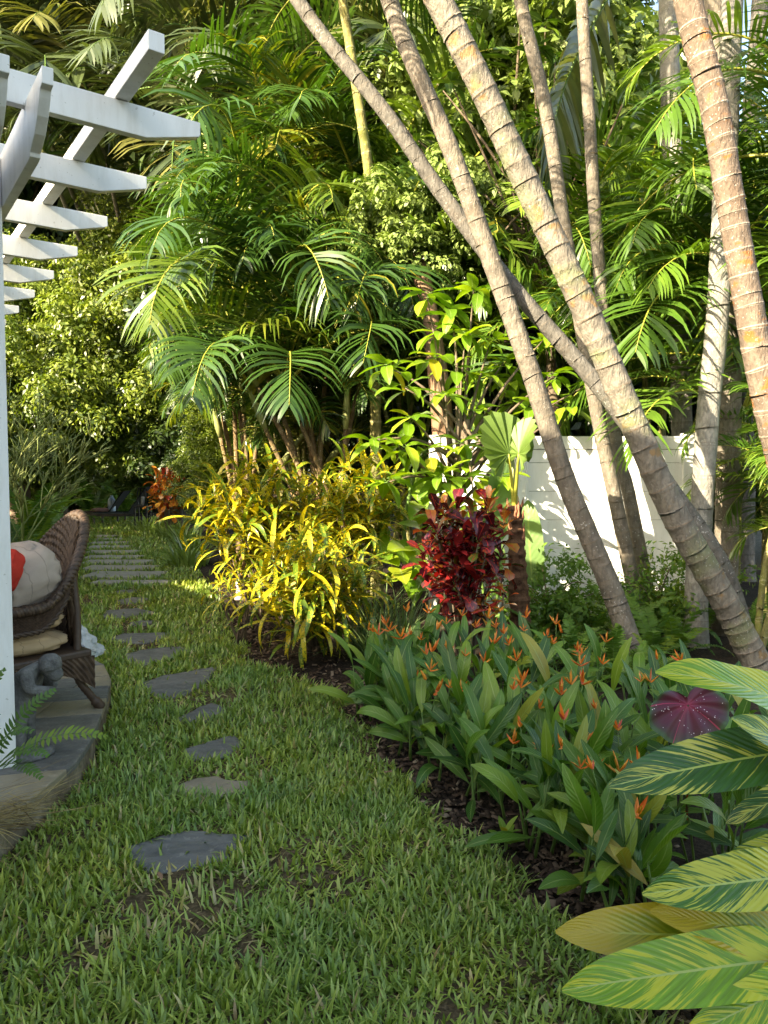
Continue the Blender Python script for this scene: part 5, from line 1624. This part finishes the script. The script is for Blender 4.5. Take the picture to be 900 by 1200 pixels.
def build_bed():
    rows = [  # px, Y, height, leaves, flowers
        (436, 4.55, .60, 7, 1), (462, 4.85, .62, 7, 3), (478, 4.45, .62, 7, 2), (500, 4.95, .64, 7, 3), (512, 4.35, .60, 7, 2), (530, 4.75, .66, 7, 3), (548, 4.2, .60, 7, 2), (562, 4.9, .64, 7, 3),
        (500, 4.0, .50, 7, 1), (540, 3.8, .48, 7, 1), (575, 4.4, .62, 7, 2), (590, 3.95, .55, 7, 1), (606, 4.75, .64, 7, 3), (622, 4.2, .60, 7, 2), (560, 3.5, .45, 7, 0), (598, 3.5, .48, 7, 1), (632, 3.7, .52, 7, 1),
        (645, 4.7, .60, 7, 2), (660, 4.2, .56, 7, 2), (682, 4.6, .56, 7, 2), (640, 3.3, .50, 7, 1), (672, 3.4, .54, 7, 2), (700, 3.9, .55, 7, 2), (655, 3.0, .46, 7, 1), (690, 3.05, .50, 7, 2), (722, 3.3, .54, 7, 2), (690, 2.75, .42, 7, 1), (728, 2.8, .46, 7, 2), (765, 3.15, .42, 7, 2),
        (735, 4.3, .52, 7, 1), (770, 4.0, .50, 7, 1), (765, 3.5, .52, 7, 1), (805, 3.4, .50, 7, 0), (825, 2.8, .36, 7, 1), (850, 3.2, .48, 7, 0), (770, 2.65, .40, 7, 1), (860, 2.8, .44, 7, 0), (735, 2.58, .34, 7, 1), (800, 4.4, .5, 7, 0), (840, 3.9, .5, 7, 0), (900, 3.4, .5, 6, 0)]
    rows = [(px, Y, h * (.68 if Y > 4 else .76), nl, min(3, nf + (i % 3 == 0))) for i, (px, Y, h, nl, nf) in enumerate(rows)]
    for k, Y in enumerate(np.linspace(2.5, 4.75, 13)):
        x = float(lawn_right(Y)) + .21 + .06 * (k % 2)
        rows.append((450 + x / Y * F, float(Y), .30 + .05 * (k % 3), 7, (0, 1, 0, 2)[k % 4]))
    zones = {}
    for (px, Y, h, nl, nf) in rows:
        x = at(px, 800, Y).x
        if Y > 4.3: z = 'at the back below the red croton' if px < 640 else 'at the back below the leaning trunks'
        elif px < 600: z = 'on the lawn side of the bed'
        elif Y > 3.4: z = 'in the middle of the bed'
        else: z = 'low in the bed beside the striped ginger'
        fl = {0: 'without flowers', 1: 'with one orange flower', 2: 'with two orange flowers', 3: 'with three orange flowers'}[nf]
        heliconia((x, Y, .03), h, nl, nf, 'heliconia plant %s %s' % (fl, z), uni(0, 3))
build_bed()

# ------------------------------------------------------------------ variegated ginger in the near corner
GM = {k: [leaf_mesh('ginger_leaf', M[k], .24, .35 + .3 * i, .20, 20, 'paddle', .10, .05, 4, seed=i + 20) for i in range(2)] for k in ('ginger', 'ginger_dark', 'ginger_yellow', 'ginger_dry')}
def ginger():
    base = Vector((1.45, 2.35, 0))
    root = thing('variegated_ginger', 'large variegated ginger with yellow striped leaves in the near right corner', 'plant', base)
    L = [  # tip px, Y ; base px, Y ; material ; bend index ; up
        ((776, 786), 2.22, (985, 872), 2.45, 'ginger_yellow', 1, (.1, -.5, .8)),
        ((868, 848), 2.10, (985, 960), 2.35, 'ginger', 1, (.6, -.6, .5)),
        ((718, 920), 2.15, (968, 872), 2.35, 'ginger_dark', 0, (0, -.75, .65)),
        ((845, 960), 2.55, (1000, 900), 2.6, 'ginger_dark', 0, (0, -.4, .8)),
        ((838, 1018), 2.15, (1010, 985), 2.35, 'ginger', 0, (0, -.6, .75)),
        ((758, 1050), 1.98, (980, 1020), 2.2, 'ginger', 0, (0, -.8, .6)),
        ((655, 1096), 2.05, (935, 1105), 2.15, 'ginger_dry', 0, (0, -.75, .65)),
        ((765, 1072), 2.02, (985, 1125), 2.12, 'ginger_dry', 0, (.1, -.7, .7)),
        ((664, 1162), 1.90, (955, 1118), 2.05, 'ginger_yellow', 0, (0, -.72, .7)),
        ((800, 1215), 1.86, (985, 1120), 2.0, 'ginger_yellow', 0, (0, -.7, .7)),
        ((870, 1060), 2.3, (1020, 1000), 2.5, 'ginger_dark', 1, (0, -.4, .9)),
    ]
    for (tp, ty, bp, by, mat, bi, up) in L:
        t = at(tp[0] + 14, tp[1], ty); b0 = at(bp[0] + 14, bp[1], by)
        d = t - b0
        put('leaf', GM[mat][bi], root, b0, d + Vector((0, 0, d.length * (.02 + .03 * bi))), up, d.length)
    for k in range(4):
        b = MB(); e = at(985 + 8 * k, 900 + 70 * k, 2.3) - base
        b.tube(catmull([(uni(-.1, .1), uni(-.1, .1), -.03), e * .5 + Vector((.08, 0, .1)), e], 10), [.014 - .006 * j / 10 for j in range(11)], 7); b.build('stem', M['stem_green'], root, smooth=True)
ginger()

def caladium():
    c = at(806, 826, 2.95); base = Vector((c.x + .02, c.y + .05, 0))
    root = thing('caladium', 'caladium leaf, dark red with pink veins and white flecks, by the ginger', 'plant', base)
    b = MB(); n = 60
    u = Vector((1, .15, .1)).normalized(); w = Vector((-.05, .45, .9)).normalized()
    rings = []
    for k in range(7):
        rr = k / 6; row = []
        for j in range(n):
            a = 2 * math.pi * j / n
            sh = .17 * (0.86 + .16 * math.cos(a) ** 2) * (1 - .45 * math.exp(-((a - math.pi / 2) / .25) ** 2))
            v = max(math.cos(a * 4.5 + .3), 0) ** 12
            p = (c - base) + u * (math.cos(a) * sh * rr) + w * (math.sin(a) * sh * .78 * rr) + Vector((0, -.02, -.03)) * rr * rr + Vector((0, -.008, .006)) * math.sin(a * 9) * rr
            row.append(b.vert(p, 0, (v, rr)))
        rings.append(row)
    for k in range(6):
        for j in range(n): b.face((rings[k][j], rings[k][(j + 1) % n], rings[k + 1][(j + 1) % n], rings[k + 1][j]))
    b.build('leaf', M['caladium'], root, smooth=True)
    b = MB(); b.tube(catmull([(0, 0, -.02), (.02, .02, (c.z) * .6), c - base], 8), .006, 6); b.build('stem', M['redcroton'], root, smooth=True)
caladium()

def seedling():
    c = gp(592, 1000); c.z = .02
    root = thing('seedling', 'small bright green seedling at the edge of the mulch', 'plant', c)
    ms = [leaf_mesh('seedling_leaf', M['lime_leaf'], .5, .4 + .3 * i, .2, 6, 'ovate', seed=i) for i in range(2)]
    b = MB(); b.tube([(0, 0, -.03), (0, 0, .05)], .004, 5); b.build('stem', M['stem_green'], root)
    for k in range(9):
        a = k * 2.4; e = .15 + .08 * k
        put('leaf', ms[k % 2], root, c + Vector((0, 0, .02 + .006 * k)), (math.cos(a) * math.cos(e), math.sin(a) * math.cos(e), math.sin(e)), (0, 0, 1), .085)
seedling()
def fallen_leaf():
    p = at(632, 922, 3.45)
    m = leaf_mesh('fallen_leaf', plain('dry_buff_leaf', (.48, .36, .24), .7, .2, 20, .3), .45, .9, .5, 7, 'lance', .2, .1, seed=4)
    o = put('fallen_leaf', m, None, p + Vector((.08, .02, .02)), (-.9, -.1, -.35), (.2, -.7, .7), .15)
    tag(o, 'dry buff leaf caught on the heliconia leaves', 'leaf')
    rs = random.Random(8)
    dm = leaf_mesh('dry_leaf', plain('dry_brown_leaf', (.24, .14, .08), .8, .2, 20, .4), .4, .8, .4, 6, 'ovate', .2, .05, seed=9)
    for k, (px, py, lab) in enumerate([(160, 756, 'dry brown leaf between the two middle slates'), (150, 713, 'dry brown leaf beside the wide far slate'), (172, 733, 'dry brown leaf on bare soil among the far slates'), (268, 812, 'dry brown leaf on thin grass near the broad slate'), (190, 1040, 'dry brown leaf on the bare patch before the largest slate'), (372, 797, 'dry leaf curled on the mulch below the front croton'), (448, 912, 'dry leaf on the mulch beside the heliconias'), (118, 783, 'dry leaf lying on the patio flagstones')]):
        q = gp(px, py); q.z = .025 if k < 7 else PATIO_H + .006
        o = put('dry_leaf', dm, None, q, (math.cos(k * 2.1), math.sin(k * 2.1), .1), (0, 0, 1), uni(.05, .1)); tag(o, lab, 'leaf', 'dry fallen leaves')
fallen_leaf()

# ------------------------------------------------------------------ ferns
FERN = [frond_mesh('fern_frond', .82, R(80 - 11 * i), R(60 + 16 * i), 26, .10, .027, M['fern'], 50 + i, droop=.35, vee=.1, pet=.12, rad=.004, fan=(82, 60), rmat=M['stem_green']) for i in range(4)]
def fern(px, py, Y, n, s, label, z=0.0, group='sword ferns'):
    x = at(px, py, Y).x
    root = thing('sword_fern', label, 'fern', (x, Y, z), group)
    az = uni(0, 6)
    for k in range(n):
        az += 2.4
        m = FERN[k % 4]
        o = bpy.data.objects.new('frond', m); link(o, root)
        o.matrix_basis = Matrix.Translation((uni(-.03, .03), uni(-.03, .03), 0)) @ Matrix.Rotation(az, 4, 'Z') @ Matrix.Rotation(uni(-.25, .25), 4, 'Y') @ Matrix.Scale(s * uni(.75, 1.15), 4)
for k, (px, Y, s) in enumerate([(632, 6.7, 1.1), (640, 6.1, 1.0), (662, 6.6, 1.05), (668, 5.6, 1.0), (690, 6.2, 1.15), (700, 6.8, 1.1), (722, 5.4, .9), (735, 6.4, 1.15), (765, 5.9, 1.1), (770, 6.8, 1.15), (792, 6.2, 1.1), (770, 5.3, .8), (625, 5.5, .9), (590, 5.4, .8), (690, 5.2, .8), (750, 5.1, .85), (820, 6.8, 1.1), (880, 6.6, 1.1)]):
    fern(px, 760, Y, 10, s * .66, 'sword fern ' + ('close in front of the white fence' if Y > 6.3 else 'just behind the heliconias' if Y < 5.6 else 'in the middle of the fern mass') + (' left of the tan trunk' if px < 690 else ' between the tan and stout trunks' if px < 800 else ' right of the stout trunk'), group='sword ferns below the trunks')
CR['under'] = crown_mesh('under_crown', M['fern'], 46, 60, (.7, .35, .28), .065, 8, .2, .4)
for k, (px, Y, lab) in enumerate([(668, 6.7, 'low leafy shrub among the ferns left of the tan trunk'), (790, 6.9, 'low leafy shrub among the ferns behind the stout trunk')]):
    tree(lab, 'low_shrub', 'under', (at(px, 700, Y).x, Y, .42), (1, 1, 1), rz=0, tr=.02, cat='shrub')
for k, (px, Y, s, lab) in enumerate([(35, 13.5, 2.0, 'large dark fern left of the loungers'), (55, 16.5, 1.8, 'large dark fern behind the armchair back'), (52, 18.5, 2.0, 'dark fern nearest the loungers'), (20, 11, 1.6, 'dark fern behind the white post'), (110, 25, 2.2, 'dark fern behind the loungers'), (145, 25.5, 2.0, 'dark fern behind the lounger backrests')]):
    fern(px, 600, Y, 12, s, lab, group='dark ferns on the left')

# fern growing at the foot of the post, and dry stems over the patio edge
def post_fern():
    b0 = PG(-.28, .10, PATIO_H * 0)
    b0 = Vector((at(-8, 905, 2.9).x, 2.9, at(-8, 905, 2.9).z))
    root = thing('sword_fern', 'young fern reaching over the patio edge at the foot of the white post', 'fern', b0)
    m = [frond_mesh('near_fern_frond', .62, R(34 - 5 * i), R(62 + 6 * i), 17, .075, .021, M['fern'], 90 + i, droop=.5, vee=.15, pet=.2, rad=.0035, fan=(75, 55), rmat=M['stem_green']) for i in range(3)]
    for (tp, Y, k, s) in [((128, 862), 3.0, 1, 1.0), ((74, 812), 3.05, 0, .85), ((66, 884), 2.8, 1, .7), ((26, 782), 2.95, 0, .75), ((34, 850), 2.75, 2, .6), ((48, 905), 2.75, 2, .6), ((-20, 800), 3.0, 0, .8)]:
        t = at(*tp, Y); d = t - b0
        put('frond', m[k], root, b0, d, (uni(-.2, .2), -.35, 1), d.length / .58)
    n = 150; g = np.random.default_rng(5)
    X = b0.x - .05 + g.normal(0, .07, n); Y = b0.y - .02 + g.normal(0, .1, n)
    V, Fq, rr = blades(X, Y, .155 + g.random(n) * .06, g.uniform(.15, .5, n), g.uniform(.003, .006, n), g.normal(-.1, .45, n), g.uniform(1.2, 1.55, n), g.uniform(-.1, .25, n), g.random(n))
    me = np_mesh('dry_stems', V, Fq, rr, fol('dry_stem', [(0, (.10, .06, .025)), (.5, (.26, .19, .07)), (1, (.42, .33, .14))], .7, .1, .2))
    o = link(bpy.data.objects.new('dry_grass', me)); tag(o, 'tangle of dry straw stems hanging over the patio edge', 'dry grass', kind='stuff')
post_fern()

# ------------------------------------------------------------------ young fan palm with paddle leaves
def fan_blade():
    b = MB(); n = 26; K = 8; rows = []
    for j in range(n + 1):
        a = R(-128 + 256 * j / n); row = []
        edge = 1.0 * (0.62 + .38 * math.cos(a * .62)) * (1 - .05 * (j % 2))
        for k in range(K + 1):
            r = edge * k / K
            row.append(b.vert((r * math.cos(a) * .78 + .22 * 0, r * math.sin(a) * .62, (.030 if j % 2 else -.030) * (k / K) ** .8 - .25 * (r * math.cos(a)) ** 2 * .5 + .16 * (r * math.sin(a)) ** 2), .0, (j / n, k / K)))
        rows.append(row)
    for j in range(n):
        for k in range(K): b.face((rows[j][k], rows[j][k + 1], rows[j + 1][k + 1], rows[j + 1][k]))
    return b.mesh('fan_blade', M['fanpalm'], False)
def fan_palm():
    base = Vector((at(612, 745, 6.3).x, 6.3, 0)); top = at(603, 592, 6.3)
    root = thing('young_fan_palm', 'young fan palm with a fibrous brown trunk beside the red croton', 'palm', base)
    b = MB(); pts = catmull([(0, 0, -.03), (top - base) * .5, top - base], 40)
    b.tube(pts, [.098 - .045 * (i / 40) + .012 * (1 if i % 3 == 0 else 0) for i in range(41)], 14)
    for i, v in enumerate(b.v):
        q = Vector(v); k = 1 + .16 * mnoise.noise((q.x * 22, q.y * 22, q.z * 9)); c = Vector((0, 0, q.z)); b.v[i] = tuple(c + (q - c) * k)
    b.build('trunk', M['fibre'], root, smooth=False)
    rs = random.Random(2)
    for k in range(26):
        t = .62 + .38 * rs.random(); a = rs.uniform(0, 6.28)
        p = (top - base) * t; d = Vector((math.cos(a), math.sin(a), 0))
        q = MB(); q.tube([p + d * .045, p + d * .065 + Vector((0, 0, .03)), p + d * .072 + Vector((0, 0, .09))], [.016, .013, .003], 5); q.build('leaf_boot', M['fibre_new'], root, smooth=True)
    fm = fan_blade()
    for (bp, tp, Y, s, up) in [((596, 532), (575, 478), 6.2, 1.15, (.35, -1, .3)), ((608, 532), (622, 478), 6.1, 1.05, (-.95, -.4, .3))]:
        p, t = at(*bp, Y), at(*tp, Y - .1)
        put('leaf', fm, root, p, t - p, up, (t - p).length * s)
        q = MB(); q.tube(catmull([top - base - Vector((0, 0, .05)), (top - base).lerp(p - base, .5), p - base], 8), [.02 - .011 * j / 8 for j in range(9)], 7); q.build('petiole', M['rachis'], root, smooth=True)
    q = MB(); q.tube([top - base, top - base + Vector((-.01, 0, .25)), top - base + Vector((-.03, 0, .5))], [.03, .024, .006], 8); q.build('spear', M['crownshaft'], root, smooth=True)
    pm = leaf_mesh('paddle_blade', M['paddle'], .40, .4, .18, 12, 'paddle', .05, .15, 3, seed=3)
    pb = Vector((at(575, 720, 6.9).x, 6.9, 0))
    pr = thing('paddle_leaved_plant', 'plant with large pale paddle leaves behind the fan palm and red croton', 'plant', pb)
    for (bp, tp, Y, up) in [((562, 665), (590, 540), 6.8, (.6, -1, .2)), ((625, 690), (618, 590), 6.9, (-.5, -1, .2)), ((640, 700), (600, 625), 6.95, (0, -1, .4)), ((585, 690), (560, 600), 7.0, (.3, -1, .2))]:
        p, t = at(*bp, Y), at(*tp, Y)
        put('leaf', pm, pr, p, t - p, up, (t - p).length / 1.1)
        q = MB(); q.tube(catmull([(0, 0, -.03), (p - pb) * .6, p - pb], 6), .014, 6); q.build('stem', M['stem_green'], pr, smooth=True)
fan_palm()

# ------------------------------------------------------------------ pencil plant on the left
def pencil():
    Y = 9.5; base = Vector((at(10, 650, Y).x, Y, 0))
    root = thing('pencil_plant', 'pale green leafless pencil plant just right of the white post', 'plant', base)
    rs = random.Random(5); b = MB()
    def grow(p, d, L, r, depth):
        q = p + d * L
        b.tube([p, p.lerp(q, .5) + Vector((rs.uniform(-.02, .02), 0, .01)), q], [r, r * .95, r * .85], 5, r=rs.random())
        if depth == 0: return
        for k in range(rs.choice((2, 3, 3))):
            a = rs.uniform(0, 6.28)
            nd = (d + Vector((math.cos(a), math.sin(a), rs.uniform(-.1, .5))) * .62).normalized()
            grow(q, nd, L * rs.uniform(.65, .95), r * .82, depth - 1)
    for k in range(4):
        grow(Vector((rs.uniform(-.15, .15), rs.uniform(-.15, .15), -.03)), Vector((rs.uniform(-.25, .15), rs.uniform(-.3, .3), 1)).normalized(), .60 * rs.uniform(.7, 1.1), .014, 5)
    b.build('stems', M['pencil'], root, smooth=True, kind='stuff')
pencil()
print('objects', len(bpy.data.objects))
